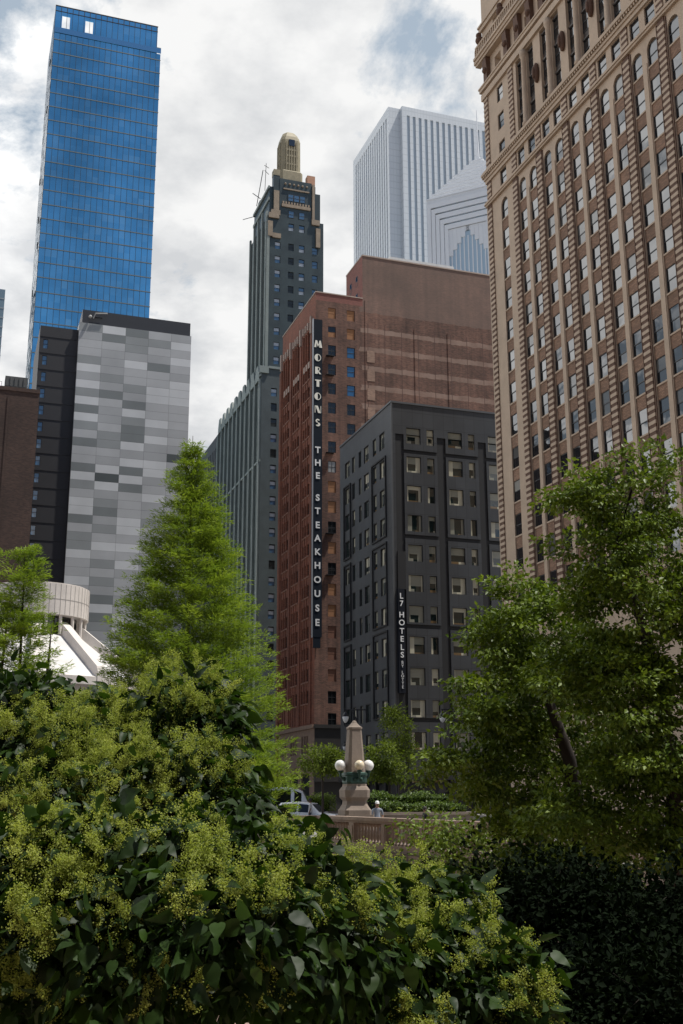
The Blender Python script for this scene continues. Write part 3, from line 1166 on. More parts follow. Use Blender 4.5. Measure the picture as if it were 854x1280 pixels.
    for k in range(10):
        gd.box(4.8 + .72 * k, 5.2 + .72 * k, .8, 1.045, 143.1, 143.7)
    gd.box(5.0, 11.6, .8, 1.045, 147.0, 147.35)
    for k in range(6):
        gd.ball((5.5 + 1.1 * k, 1.0, 148.6), .3, 8, 6)
    gd.build('gilded_trim', [gold2], t)
    # gold spire block
    sx, sy = 8.35, 8.2
    oct_ = lambda h, c, z: [(sx - h, sy - h + c, z), (sx - h + c, sy - h, z), (sx + h - c, sy - h, z), (sx + h, sy - h + c, z),
                            (sx + h, sy + h - c, z), (sx + h - c, sy + h, z), (sx - h + c, sy + h, z), (sx - h, sy + h - c, z)]
    sb = MB()
    sb.rings([oct_(2.95, .6, 149.5), oct_(2.95, .6, 155.0), oct_(2.7, .7, 155.3)])
    sb.rings([oct_(2.55, .75, 155.2), oct_(2.5, .8, 164.2), oct_(2.3, .9, 165.3), oct_(1.95, .9, 166.3), oct_(1.3, .6, 167.0), oct_(.5, .2, 167.2)])
    for k in range(5):
        u = sx - 1.3 + .65 * k
        sb.box(u - .12, u + .12, sy - 2.72, sy - 2.5, 155.3, 163.6)
        sb.box(sx - 2.72, sx - 2.5, sy - 1.3 + .65 * k - .12, sy - 1.3 + .65 * k + .12, 155.3, 163.6)
    for z in (157.0, 159.3, 161.0):
        sb.box(sx - 1.6, sx + 1.6, sy - 2.66, sy - 2.5, z, z + .5)
    sb.box(2.55, 4.15, 1.1, 2.9, 150.6, 152.2)
    sb.build('gold_spire', [gold], t)
    lw = MB()
    lw.box(sx - .75, sx + .75, sy - 2.8, sy - 2.52, 162.3, 164.1)
    lw.build('lantern_window', [M['glass']], t)
    ch = MB()
    ch.box(11.2, 13.2, 1.2, 2.9, 149.2, 152.1)
    ch.build('salmon_block', [plain('salmon terracotta', (.45, .25, .16), .8, var=.15)], t)
    # masts leaning out over the north parapet
    an = MB()
    an.tube([(1.1, 4, 147.5), (.6, 1.2, 153.4)], .07, 5)
    an.tube([(1.0, 8, 147.5), (-.6, 9.5, 149.5)], .10, 5)
    an.tube([(1.1, 12, 147.6), (.3, 3, 152.5)], .10, 5)
    an.tube([(.2, 1.0, 151.2), (1.6, 2.4, 151.2)], .07, 5)
    an.tube([(.1, 1.0, 152.6), (1.6, 2.2, 152.8)], .07, 5)
    an.tube([(1.2, 14.5, 146), (-1.2, 17, 146.0)], .09, 5)
    an.build('roof_mast', [M['black_frame']], t)
    f = frame_mb(1.4, 1.85, .08)
    sky = glass('pale painted sky pane', (.06, .13, .22), ior=1.9)  # blue of the reflected sky is in the pane colour
    skyl = glass('white blind pane', (.42, .46, .50), ior=1.6)
    bl = glass('blackened pane', (.03, .036, .036), ior=1.45)
    for c in cols:
        for z in zt:
            kinds = {3.0: 'pale', 6.35: 'dim', 9.05: 'pale2', 12.4: 'blue'}[c]
            mats = {'pale': (sky, skyl), 'dim': (bl, bl), 'pale2': (skyl, sky), 'blue': (sky, sky)}[kinds]
            win.add('W', c + .7, z - 1.85, 1.1, f, pane_mb(1.4, 1.85, (0, 1)), kinds, (M['black_frame'],) + mats, 0)
    for c in (6.35, 9.05):
        win.add('W', c + .7, 136.0, 1.1, f, pane_mb(1.4, 1.85, (0, 1)), 'pale2', (M['black_frame'], skyl, sky), 0)
        win.add('W', c + .7, 139.5, .93, f, pane_mb(1.4, 1.85, (0, 1)), 'blue', (M['black_frame'], sky, sky), 0)
    for k in range(3):
        win.add('W', 6.9 + 1.5 * k, 144.0, .9, f, pane_mb(1.4, 1.85, (0, 1)), 'blue', (M['black_frame'], sky, sky), 0)
    for a, b in wc:
        for i, z in enumerate(zw):
            k = ('pale', (sky, skyl)) if i in (0, 3, 5, 6, 7, 8, 9, 10, 12, 13, 14, 15) else ('dim', (bl, bl))
            win.add('W', (a + b) / 2, z - 2.0, .2, f, pane_mb(1.4, 1.85, (0, 1)), k[0], (M['black_frame'],) + k[1], 1)
    win.done(100)
    # the dark slab farther along the street
    t2 = thing('office_slab', 'dark plain office block just beyond the black green tower wing', 'building', O + Vector((-math.sin(GRID) * 44, math.cos(GRID) * 44, 0)), GRID)
    m = MB()
    facade(m, 'N', 0, 80, 0, 97.2, [(1.2 + 2.2 * k, 2.1 + 2.2 * k, 3, 94) for k in range(35)], .5, 0)
    m.quad((0, 0, 0), (20, 0, 0), (20, 0, 97.2), (0, 0, 97.2))
    m.quad((0, 0, 97.2), (20, 0, 97.2), (20, 80, 97.2), (0, 80, 97.2))
    m.quad((20, 0, 0), (20, 80, 0), (20, 80, 97.2), (20, 0, 97.2))
    m.quad((0, 80, 0), (20, 80, 0), (20, 80, 97.2), (0, 80, 97.2))
    m.build('wall', [plain('charcoal concrete', (.075, .08, .085), .7, var=.15)], t2)
    m = MB()
    for k in range(35):
        y = 1.65 + 2.2 * k
        m.quad((.45, y - .45, 3), (.45, y + .45, 3), (.45, y + .45, 94), (.45, y - .45, 94))
    m.build('glass_strip', [M['glass_soft']], t2)['kind'] = 'stuff'


green_tower()


# ------------------------------------------------------------------ white ribbed tower and pale chevron tower far behind; haze put into their colours
def white_slab():
    O = Vector((31.88, 560.0, 0))
    wh, nt, out = new_mat('pale granite')
    v, u, z, uv, sp_ = wall_uv(nt)
    ln = math_n(nt, 'MAXIMUM', math_n(nt, 'LESS_THAN', math_n(nt, 'FRACT', math_n(nt, 'DIVIDE', z, 4.05)), .16), math_n(nt, 'LESS_THAN', math_n(nt, 'FRACT', math_n(nt, 'DIVIDE', u, 1.81)), .12))
    n1 = noise(nt, v, .03, 5)
    c = ramp(nt, n1, [(.3, (.53, .575, .61)), (.7, (.60, .64, .67))])
    c = mixc(nt, math_n(nt, 'MULTIPLY', ln, .35), c, (.36, .40, .43))
    finish(nt, out, c, .6)
    st = glass('grey blue window strip', (.36, .42, .47), ior=1.5)
    t = thing('ribbed_skyscraper', 'huge pale skyscraper with thin vertical window strips', 'building', O, GRID)
    m = MB()
    H = 379.5
    W_, D = 66.0, 63.0
    sw = 1.75
    us = [6.1 + 3.62 * k for k in range(15)]
    facade(m, 'W', 3.2, W_, 0, H + 4, [(u, u + sw, 30, H - 1.5) for u in us], .6)
    ns = [6.1 + 3.62 * k for k in range(15)]
    facade(m, 'N', 3.2, D, 0, H + 4, [(u, u + sw, 30, H - 1.5) for u in ns], .9, 0, None, -3.9)
    m.quad((3.2, 0, 0), (3.2, 3.2, 0), (3.2, 3.2, H + 4), (3.2, 0, H + 4))
    m.quad((3.2, 3.2, 0), (-3.9, 3.2, 0), (-3.9, 3.2, H + 4), (3.2, 3.2, H + 4))
    m.quad((W_, 0, 0), (W_, D, 0), (W_, D, H + 4), (W_, 0, H + 4))
    m.quad((-3.9, D, 0), (W_, D, 0), (W_, D, H + 4), (-3.9, D, H + 4))
    m.quad((3.2, 0, H + 4), (W_, 0, H + 4), (W_, D, H + 4), (3.2, D, H + 4))
    m.quad((-3.9, 3.2, H + 4), (3.2, 3.2, H + 4), (3.2, D, H + 4), (-3.9, D, H + 4))
    m.build('wall', [wh], t)
    g = MB()
    for u in us:
        g.quad((u, .58, 30), (u + sw, .58, 30), (u + sw, .58, H - 1.5), (u, .58, H - 1.5))
    for u in ns:
        g.quad((-3.02, u, 30), (-3.02, u + sw, 30), (-3.02, u + sw, H - 1.5), (-3.02, u, H - 1.5))
    g.m = [0] * len(us) + [1] * len(ns)
    g.build('window_strip', [st, glass('pale window strip', (.44, .50, .54), ior=1.4)], t)['kind'] = 'stuff'


white_slab()


def chevron_tower():
    A = Vector((64.6, 470.0, 0))
    gr = plain('silver grey granite', (.68, .70, .72), .5, var=.06, scale=.05)
    wh = plain('white metal coping', (.72, .74, .76), .5, var=.05, scale=.05)
    bl = glass('pale blue curtain glass', (.40, .52, .62), tint=(.8, .92, 1), ior=1.5)
    t = thing('chevron_skyscraper', 'pale blue glass skyscraper with stepped pyramid top and needle spire', 'building', A, GRID + R(45))
    # local frame: -x looks along the north-west, -y along the south-west
    sh = MB()
    half = 19.0
    sh.box(-half + 1, half - 1, -half + 1, half - 1, 0, 262, 0)
    sh.build('shaft', [bl], t)
    # stepped pyramid
    py = MB()
    n = 9
    for k in range(n):
        h0 = half - (half - 1.2) * k / n
        z0 = 264 + 27.0 * k / n
        py.box(-h0, h0, -h0, h0, z0, z0 + 3.0 + .01 * k, 0)
        py.box(-h0 - .25, h0 + .25, -h0 - .25, h0 + .25, z0 + 2.2, z0 + 2.7, 1)
    py.box(-1.0, 1.0, -1.0, 1.0, 290, 293.5, 1)
    py.build('pyramid', [gr, wh], t)
    # nested frames stepping down below the pyramid on every side
    fr = MB()
    for k in range(5):
        e = half - .2 - 2.0 * k
        zt = 264 - 3.0 * k
        d = .7 + .10 * (6 - k)
        for s in (-1, 1):
            fr.box(-half - d + 1, -half + 1.5, s * e - (1.8 if s > 0 else 0), s * e + (1.8 if s < 0 else 0), 40, zt, 1)
            fr.box(s * e - (1.8 if s > 0 else 0), s * e + (1.8 if s < 0 else 0), -half - d + 1, -half + 1.5, 40, zt, 0)
        fr.box(-half - d + .98, -half + 1.5, -e, e, zt - 2.3, zt, 1)
        fr.box(-e, e, -half - d + .98, -half + 1.5, zt - 2.3, zt, 1)
    for s in (0, 1):
        for i in range(5):
            u = -9.0 + 1.95 * i
            zt = 236.5 + 2.7 * i
            for uu in ((u, u + 1.9), (-u - 1.9, -u)):
                b = (-half + .55, -half + 1.3) + uu
                if s:
                    b = uu + (-half + .55, -half + 1.3)
                fr.box(b[0], b[1], b[2], b[3], zt, 249.5, 1)
    for u in range(-4, 5):
        fr.box(-half + .8, -half + 1.2, u * 1.95 - .25, u * 1.95 + .25, 40, 245, 1)
        fr.box(u * 1.95 - .25, u * 1.95 + .25, -half + .8, -half + 1.2, 40, 245, 1)
    fr.build('chevron_frame', [gr, wh], t)
    s = MB()
    s.lathe([(.75, 293), (.45, 303), (.15, 319)], 8)
    s.build('spire', [wh], t)


chevron_tower()


# ------------------------------------------------------------------ blue glass tower
def blue_tower():
    O = Vector((-88.53, 300.0, 0))
    m_, nt, out = new_mat('blue mirror glass')
    v, u, z, uv, sp = wall_uv(nt)
    # one random value per pane
    fu = math_n(nt, 'FLOOR', math_n(nt, 'DIVIDE', u, 1.755))
    fz = math_n(nt, 'FLOOR', math_n(nt, 'DIVIDE', math_n(nt, 'SUBTRACT', z, 3.05), 2.36))
    cb = N(nt, 'CombineXYZ')
    L(nt, fu, cb.inputs[0])
    L(nt, fz, cb.inputs[1])
    wn = N(nt, 'TexWhiteNoise')
    wn.noise_dimensions = '2D'
    L(nt, cb.outputs[0], wn.inputs['Vector'])
    geo = N(nt, 'NewGeometry')
    vm = N(nt, 'VectorMath', operation='SUBTRACT')
    L(nt, wn.outputs['Color'], vm.inputs[0])
    vm.inputs[1].default_value = (.5, .5, .5)
    vs = N(nt, 'VectorMath', operation='SCALE')
    L(nt, vm.outputs[0], vs.inputs[0])
    vs.inputs['Scale'].default_value = .034
    va = N(nt, 'VectorMath', operation='ADD')
    L(nt, geo.outputs['Normal'], va.inputs[0])
    L(nt, vs.outputs[0], va.inputs[1])
    vn = N(nt, 'VectorMath', operation='NORMALIZE')
    L(nt, va.outputs[0], vn.inputs[0])
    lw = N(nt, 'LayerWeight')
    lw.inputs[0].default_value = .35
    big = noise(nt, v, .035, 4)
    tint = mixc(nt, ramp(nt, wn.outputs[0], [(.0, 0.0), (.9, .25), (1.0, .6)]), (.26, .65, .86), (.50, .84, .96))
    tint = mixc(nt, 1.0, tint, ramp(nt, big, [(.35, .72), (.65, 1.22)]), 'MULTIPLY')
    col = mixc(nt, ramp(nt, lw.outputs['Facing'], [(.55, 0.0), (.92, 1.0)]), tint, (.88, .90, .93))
    g = N(nt, 'BsdfGlossy')
    g.inputs['Roughness'].default_value = .03
    L(nt, col, g.inputs['Color'])
    L(nt, vn.outputs[0], g.inputs['Normal'])
    d = N(nt, 'BsdfDiffuse')
    d.inputs[0].default_value = (.02, .085, .16, 1)
    mx = N(nt, 'MixShader')
    mx.inputs[0].default_value = .86
    L(nt, d.outputs[0], mx.inputs[1])
    L(nt, g.outputs[0], mx.inputs[2])
    L(nt, mx.outputs[0], out.inputs[0])
    t = thing('glass_tower', 'tall bright blue mirror glass tower behind the grey panelled block', 'building', O, GRID)
    W_, D, Z1 = 33.0, 30.0, 234.4
    b = MB()
    b.box(0, W_, 0, D, 0, Z1 - 2.4)
    # screen round the roof with two openings
    facade(b, 'W', 0, 31.8, Z1 - 2.4, 242.0, [(2.1, 4.5, 234.3, 238.6), (9.2, 11.6, 234.3, 238.6)], .25)
    b.quad((0, .0, Z1 - 2.4), (0, D, Z1 - 2.4), (0, D, 242), (0, 0, 242))
    b.quad((31.8, 0, Z1 - 2.4), (31.8, 9, Z1 - 2.4), (31.8, 9, 242), (31.8, 0, 242))
    b.build('curtain_wall', [m_], t)
    fl = MB()
    k = 0
    z = 8.1
    while z < 231:
        fl.box(-.14, W_ + .1, -.14, -.003, z - .14, z + .14)
        fl.box(-.03, -.003, -.003, D, z - .14, z + .14)
        z += 4.716
    fl.box(31.8, W_ + .1, -.12, .1, 233.9, 234.3)
    fl.build('floor_line', [plain('grey slab edge', (.13, .17, .19), .6, var=.1, scale=.1)], t)
    mu = MB()
    x = 0
    while x < W_ + .1:
        mu.box(x - .06, x + .06, -.06, -.002, 4, 242 if x < 31.9 else 234)
        x += 1.755
    y = 1.755
    while y < D:
        mu.box(-.012, -.002, y - .03, y + .03, 4, 242)
        y += 1.755
    mu.build('mullion', [plain('blue grey mullion', (.018, .045, .075), .4, .0, var=.1, scale=.1)], t)
    gl = MB()
    gl.box(0, W_ + .1, -.2, -.1, 232.2, 234.0)
    gl.build('terrace_rail', [glass('pale terrace glass', (.03, .09, .14), tint=(.35, .62, .80), ior=2.0, base=.8)], t)
    cr = MB()
    cr.box(-.1, 31.9, -.12, .02, 241.7, 242.0)
    cr.box(-.1, 31.9, -.12, .02, 239.9, 240.1)
    x = 0
    while x < 32:
        cr.box(x - .1, x + .1, -.12, .02, 240.1, 241.7)
        x += 1.755
    cr.build('roof_screen_frame', [M['black_frame']], t)
    ow = MB()
    for y, z in ((4, 207), (9, 172), (14, 150), (18, 190), (6, 225), (2, 160)):
        ow.box(-.5, -.2, y, y + 1.5, z, z + 1.6)
    ow.build_each('open_vent', [M['black_frame']], t)


blue_tower()


# ------------------------------------------------------------------ grey panelled block with its dark wing
def grey_block():
    O = Vector((-51.5, 205.0, 0))
    m_, nt, out = new_mat('mixed grey metal panels')
    v, u, z, uv, sp = wall_uv(nt)
    x = sp.outputs[0]
    cu = math_n(nt, 'FLOOR', math_n(nt, 'DIVIDE', math_n(nt, 'ADD', x, .0), 4.55))
    zz = math_n(nt, 'DIVIDE', z, 1.69)
    cz = math_n(nt, 'FLOOR', zz)
    cb = N(nt, 'CombineXYZ')
    L(nt, cu, cb.inputs[0])
    L(nt, cz, cb.inputs[1])
    wn = N(nt, 'TexWhiteNoise')
    wn.noise_dimensions = '2D'
    L(nt, cb.outputs[0], wn.inputs['Vector'])
    r = N(nt, 'ValToRGB')
    r.color_ramp.interpolation = 'CONSTANT'
    e = r.color_ramp.elements
    stops = [(0, (.43, .445, .45)), (.36, (.37, .385, .39)), (.56, (.58, .60, .605)), (.72, (.28, .30, .30)), (.88, (.19, .21, .21)), (.98, (.08, .095, .095))]
    while len(e) < len(stops):
        e.new(.5)
    for el, (p, c) in zip(e, stops):
        el.position = p
        el.color = c4(c)
    L(nt, wn.outputs[0], r.inputs[0])
    fz = math_n(nt, 'FRACT', zz)
    fx = math_n(nt, 'FRACT', math_n(nt, 'DIVIDE', x, 4.55))
    ln = math_n(nt, 'MAXIMUM', math_n(nt, 'LESS_THAN', fz, .035), math_n(nt, 'LESS_THAN', fx, .012))
    c = mixc(nt, math_n(nt, 'MULTIPLY', ln, .6), r.outputs[0], (.06, .06, .06))
    n1 = noise(nt, v, .12, 5)
    c = mixc(nt, 1.0, c, ramp(nt, n1, [(.3, .88), (.7, 1.1)]), 'MULTIPLY')
    finish(nt, out, c, .45, 0.0, spec=.4)
    dk = plain('black brown cladding', (.020, .020, .023), .6, var=.2, scale=.2)
    pent = plain('dark slate penthouse', (.018, .021, .028), .5, var=.1)
    t = thing('panelled_block', 'pale grey windowless block clad in striped metal panels with black wing', 'building', O, GRID)
    m = MB()
    m.box(0, 22.3, 0, 26, 0, 93.0)
    m.build('panel_wall', [m_], t)
    p = MB()
    p.box(.55, 22.1, .3, 24, 93.0, 95.9)
    p.box(2.4, 4.4, -.2, .1, 94.4, 94.65)
    p.build('penthouse', [pent], t)
    cr = MB()
    cr.tube([(2.6, -.35, 94.0), (3.0, -.5, 95.0), (5.3, -.5, 95.3)], .14, 6)
    cr.ball((2.0, -.5, 94.2), .35, 8, 6)
    cr.build('roof_davit', [plain('grey davit arm', (.4, .4, .38), .5)], t)
    w = MB()
    zt = [88.9 - 3.39 * k for k in range(24)]
    facade(w, 'W', -7.25, -.001, 0, 91.7, [(-6.55, -5.65, z - 1.9, z) for z in zt], .3, 0, None, 1.0)
    w.quad((-7.25, 1, 0), (-7.25, 20, 0), (-7.25, 20, 91.7), (-7.25, 1, 91.7))
    w.quad((-7.25, 1, 91.7), (0, 1, 91.7), (0, 20, 91.7), (-7.25, 20, 91.7))
    w.box(-6.9, -.1, 1.35, 19.8, .1, 91.2)
    for z in zt:
        w.box(-7.2, -.05, .93, .997, z + .55, z + .75)
    w.build('black_wing', [dk], t)
    win = Windows(t)
    lb = glass('light blue pane', (.05, .13, .24), ior=2.0)  # sky reflection of these windows put into the blue
    f = frame_mb(.9, 1.9, .07)
    for z in zt:
        win.add('W', -6.1, z - 1.9, 1.15, f, pane_mb(.9, 1.9), 'b', (M['black_frame'], lb), 0)
    win.done(100)


grey_block()


def old_brick_block():
    O = Vector((-70.36, 184.95, 0))
    bk = brick('dark brown brick', (.060, .033, .024), (.06, .045, .038), .3, .5, .16, .25)
    t = thing('dark_brick_block', 'dark brown brick building with rooftop machinery beside the black wing', 'building', O, GRID)
    m = MB()
    ws = [(3.0, 4.6), (8.4, 10.0)]
    zt = [67.5 - 3.6 * k for k in range(3)]
    facade(m, 'W', -18, 17.0, 0, 73.2, [(a, b, z - 4.2, z) for a, b in ws[:1] for z in zt[:1]], .3)
    m.quad((17.0, 0, 0), (17.0, 20, 0), (17.0, 20, 73.2), (17.0, 0, 73.2))
    m.quad((-18, 0, 73.1), (17.0, 0, 73.1), (17.0, 20, 73.1), (-18, 20, 73.1))
    m.quad((-18, 0, 0), (-18, 20, 0), (-18, 20, 73.2), (-18, 0, 73.2))
    m.box(-18, 17.1, -.15, -.003, 72.6, 73.3)
    for x in (6.5, 11.6):
        m.box(x, x + .35, -.12, -.002, 0, 71.5)
    m.build('wall', [bk], t)
    win = Windows(t)
    lb = glass('sky blue pane', (.08, .17, .28), ior=2.0)
    win.add('W', 3.8, 63.3, .15, frame_mb(1.6, 4.2, .09, mull=1), pane_mb(1.6, 4.2), 'a', (M['black_frame'], lb), 0)
    win.done(10)
    r = MB()
    r.box(10.6, 15.3, 2, 6, 73.2, 74.1)
    r.box(11.0, 14.9, 2.3, 5.6, 74.1, 76.2)
    for k in range(5):
        r.box(11.1 + .78 * k, 11.6 + .78 * k, 2.2, 2.32, 74.3, 76.0)
    r.build('cooling_unit', [plain('grey green machinery', (.085, .09, .088), .7, var=.2)], t)
    rl = MB()
    for k in range(8):
        rl.tube([(2 + 1.2 * k, .4, 73.2), (2 + 1.2 * k, .4, 74.3)], .035, 5)
    rl.tube([(2, .4, 74.3), (10.4, .4, 74.3)], .035, 5)
    rl.build('roof_railing', [M['black_frame']], t)


old_brick_block()


def far_sliver():
    O = Vector((-136.4, 420.0, 0))
    t = thing('pale_glass_tower', 'pale grey blue glass tower just showing past the dark brown brick block', 'building', O, GRID)
    m = MB()
    m.box(-30, 0, 0, 24, 0, 203)
    m.build('curtain_wall', [glass('pale grey glass', (.17, .23, .27), tint=(.6, .7, .75), ior=1.7)], t)
    f = MB()
    for k in range(48):
        f.box(-30, .1, -.12, -.003, 6 + 4.1 * k, 6.4 + 4.1 * k)
    f.build('floor_line', [plain('grey floor line', (.28, .31, .33), .6, var=.05, scale=.1)], t)


far_sliver()


# ------------------------------------------------------------------ round white church
def church():
    C0 = Vector((-25.0, 92.0, -.65))
    tr = plain('white travertine', (.66, .615, .57), .8, var=.16, scale=.8, bump=.1)
    m_, nt, out = new_mat('white lead roof')
    tc = N(nt, 'TexCoord')
    n1 = noise(nt, tc.outputs['Object'], .8, 5)
    finish(nt, out, ramp(nt, n1, [(.3, (.56, .545, .525)), (.7, (.70, .685, .66))]), .7, bump=n1, bstr=.1)
    joint = plain('grey joint', (.33, .31, .29), .9)
    t = thing('round_church', 'round white stone church with ribbed cone roof and drum lantern', 'building', C0, R(0))
    d = MB()
    d.lathe([(4.0, 16.75), (4.0, 19.25)], 56)
    d.lathe([(3.86, 19.0), (3.86, 19.32)], 56)
    d.build('drum', [tr], t, False)
    j = MB()
    for k in range(56):
        a = 2 * math.pi * k / 56
        c, s = math.cos(a), math.sin(a)
        r0, r1, w = 3.98, 4.015, .018
        j.add([(r0 * c - w * s, r0 * s + w * c, 16.78), (r1 * c - w * s, r1 * s + w * c, 16.78), (r1 * c + w * s, r1 * s - w * c, 16.78), (r0 * c + w * s, r0 * s - w * c, 16.78),
               (r0 * c - w * s, r0 * s + w * c, 19.2), (r1 * c - w * s, r1 * s + w * c, 19.2), (r1 * c + w * s, r1 * s - w * c, 19.2), (r0 * c + w * s, r0 * s - w * c, 19.2)],
              [(0, 1, 5, 4), (1, 2, 6, 5), (2, 3, 7, 6), (4, 5, 6, 7)])
    j.lathe([(4.012, 17.95), (4.012, 18.0)], 56, cap=False)
    j.build('panel_joint', [joint], t)
    lan = MB()
    lan.lathe([(3.1, 14.6), (3.1, 16.76)], 40)
    lan.build('lantern_glass', [M['glass_soft']], t)
    po = MB()
    for k in range(20):
        a = 2 * math.pi * k / 20 + .1
        po.lathe([(.14, 15.2), (.14, 16.76)], 6, (3.75 * math.cos(a), 3.75 * math.sin(a)))
    po.build_each('post', [tr], t)
    co = MB()
    co.lathe([(3.4, 15.25), (3.9, 15.05), (8.3, 11.55), (8.3, 11.2)], 72)
    co.build('cone_roof', [m_], t, False)
    ea = MB()
    ea.lathe([(8.0, 10.9), (8.55, 10.9), (8.55, 11.5), (8.2, 11.62)], 72)
    ea.lathe([(7.7, 0), (7.7, 10.95)], 72)
    ea.build('wall', [tr], t)
    for k in range(10):
        a = R(-40 + 36 * k)
        c, s = math.cos(a), math.sin(a)
        rb = MB()
        hw = .38
        pts = [(3.3, 14.2, 16.3), (3.9, 14.0, 15.95), (8.45, 10.9, 12.35), (8.6, 10.9, 11.95)]
        rings = []
        for r, zl, zh in pts:
            rings.append([(r * c - hw * s, r * s + hw * c, zl), (r * c + hw * s, r * s - hw * c, zl), (r * c + hw * s, r * s - hw * c, zh), (r * c - hw * s, r * s + hw * c, zh)])
        rb.rings(rings)
        rb.build('roof_rib', [tr], t)


church()
# ------------------------------------------------------------------ ground, streets, river wall
WC = Vector((-0.89, 46.95, 0))              # corner of the river wall; x away from the river, y along it


def G(x, y, z=0.0):
    c, s = math.cos(GRID), math.sin(GRID)
    return Vector((WC.x + c * x - s * y, WC.y + s * x + c * y, z))


def setting():
    conc = plain('pale paving', (.19, .18, .17), .85, var=.12, scale=.6)
    asph = plain('asphalt', (.05, .05, .052), .9, var=.2, scale=.8)
    paint = plain('road paint', (.72, .72, .68), .7, var=.1)
    m_, nt, out = new_mat('pink river walk paving')
    tc = N(nt, 'TexCoord')
    b = N(nt, 'TexBrick')
    b.inputs['Scale'].default_value = 1.0
    b.inputs['Brick Width'].default_value = .8
    b.inputs['Row Height'].default_value = .4
    b.inputs['Mortar Size'].default_value = .012
    b.inputs['Color1'].default_value = (.30, .21, .17, 1)
    b.inputs['Color2'].default_value = (.36, .26, .21, 1)
    b.inputs['Mortar'].default_value = (.15, .12, .1, 1)
    L(nt, tc.outputs['Object'], b.inputs['Vector'])
    finish(nt, out, b.outputs[0], .85)

    def sheet(name, rects, z, mat):
        m = MB()
        for x0, x1, y0, y1 in rects:
            m.quad((x0, y0, z), (x1, y0, z), (x1, y1, z), (x0, y1, z))
        o = m.build(name, [mat])
        o.location = WC
        o.rotation_euler = (0, 0, GRID)
        return tag(o, kind='structure')
    sheet('street_ground', [(0, 1450, -1450, 1450), (-1450, 0, 0, 1450)], -.12, conc)
    sheet('river_walk', [(-1450, 0, -1450, 0)], -5.0, m_)
    sheet('road', [(12, 34, -300, 500), (-120, 12, 17, 32)], -.116, asph)
    m = MB()
    for y in range(-60, 300, 9):
        if not (15 < y < 34):
            m.quad((22.9, y, -.111), (23.1, y, -.111), (23.1, y + 3, -.111), (22.9, y + 3, -.111))
    for k in range(7):
        m.quad((9.0, 17.5 + 2 * k, -.111), (11.4, 17.5 + 2 * k, -.111), (11.4, 18.3 + 2 * k, -.111), (9.0, 18.3 + 2 * k, -.111))
    o = m.build('road_marking', [paint])
    o.location, o.rotation_euler = WC, (0, 0, GRID)
    tag(o, kind='structure')
    m = MB()
    for x0, x1, y0, y1 in ((.5, 12, -80, 17), (-120, .5, .5, 17), (-120, 12, 32, 300), (34, 42, -80, 300)):
        m.box(x0, x1, y0, y1, -.13, 0)
    o = m.build('pavement', [conc])
    o.location, o.rotation_euler = WC, (0, 0, GRID)
    tag(o, kind='structure')
    # retaining wall of big stone blocks
    st = brick('pinkish river wall stone', (.24, .175, .14), (.10, .08, .07), .2, 1.5, .6, .3, stain=.35)
    m = MB()
    m.box(-.35, .55, -80, .55, -5.1, .03)
    m.box(-60, -.35, -.35, .55, -5.1, .03)
    m.box(-.55, -.352, -80, -.55, -.75, -.25)
    m.box(-.50, -.352, -80, -.50, -5.1, -4.2)
    o = m.build('river_wall', [st])
    o.location, o.rotation_euler = WC, (0, 0, GRID)
    tag(o, 'stained pinkish stone block wall dropping from the street to the river walk', 'wall')
    # balustrade
    bs = plain('warm grey limestone', (.25, .185, .145), .85, var=.28, scale=1.6, bump=.15)
    t = thing('balustrade', 'stone balustrade with turned balusters along the river wall', 'balustrade', WC, GRID)
    m = MB()
    for (x0, x1, y0, y1) in ((-.24, .24, -80, .24), (-60, -.24, -.24, .24)):
        m.box(x0, x1, y0, y1, .98, 1.10)
        m.box(x0 + .05, x1 - .05 * (x1 < 1), y0, y1 - .05, .90, .98)
    m.build('coping', [bs], t)
    m = MB()
    for (x0, x1, y0, y1) in ((-.22, .22, -80, .22), (-60, -.22, -.22, .22)):
        m.box(x0, x1, y0, y1, .03, .22)
    m.build('plinth', [bs], t)
    ys = [-1.05 - 3.3 * k for k in range(20)]
    for y in ys:
        m = MB()
        m.box(-.20, .20, y - .24, y + .24, .22, .90)
        m.box(-.225, -.201, y - .15, y + .15, .32, .80)
        m.build('pier', [bs], t)
    bal = MB()
    bal.lathe([(.085, .22), (.085, .27), (.05, .29), (.065, .36), (.092, .46), (.08, .56), (.045, .68), (.042, .76), (.07, .80), (.085, .84), (.085, .90)], 10)
    bme = bal.mesh('baluster', [bs], True)
    n = 0
    for k in range(len(ys) - 1):
        for i in range(9):
            if n < 90:
                link('baluster', bme, t, (0, ys[k] - .24 - (3.3 - .48) * (i + .5) / 9, 0))
                n += 1
    for i in range(2):
        link('baluster', bme, t, (0, -.25 - .3 * i, 0))


setting()


def stone_plain(name):
    return plain(name, (.22, .175, .14), .85, var=.25, scale=1.5, bump=.12)


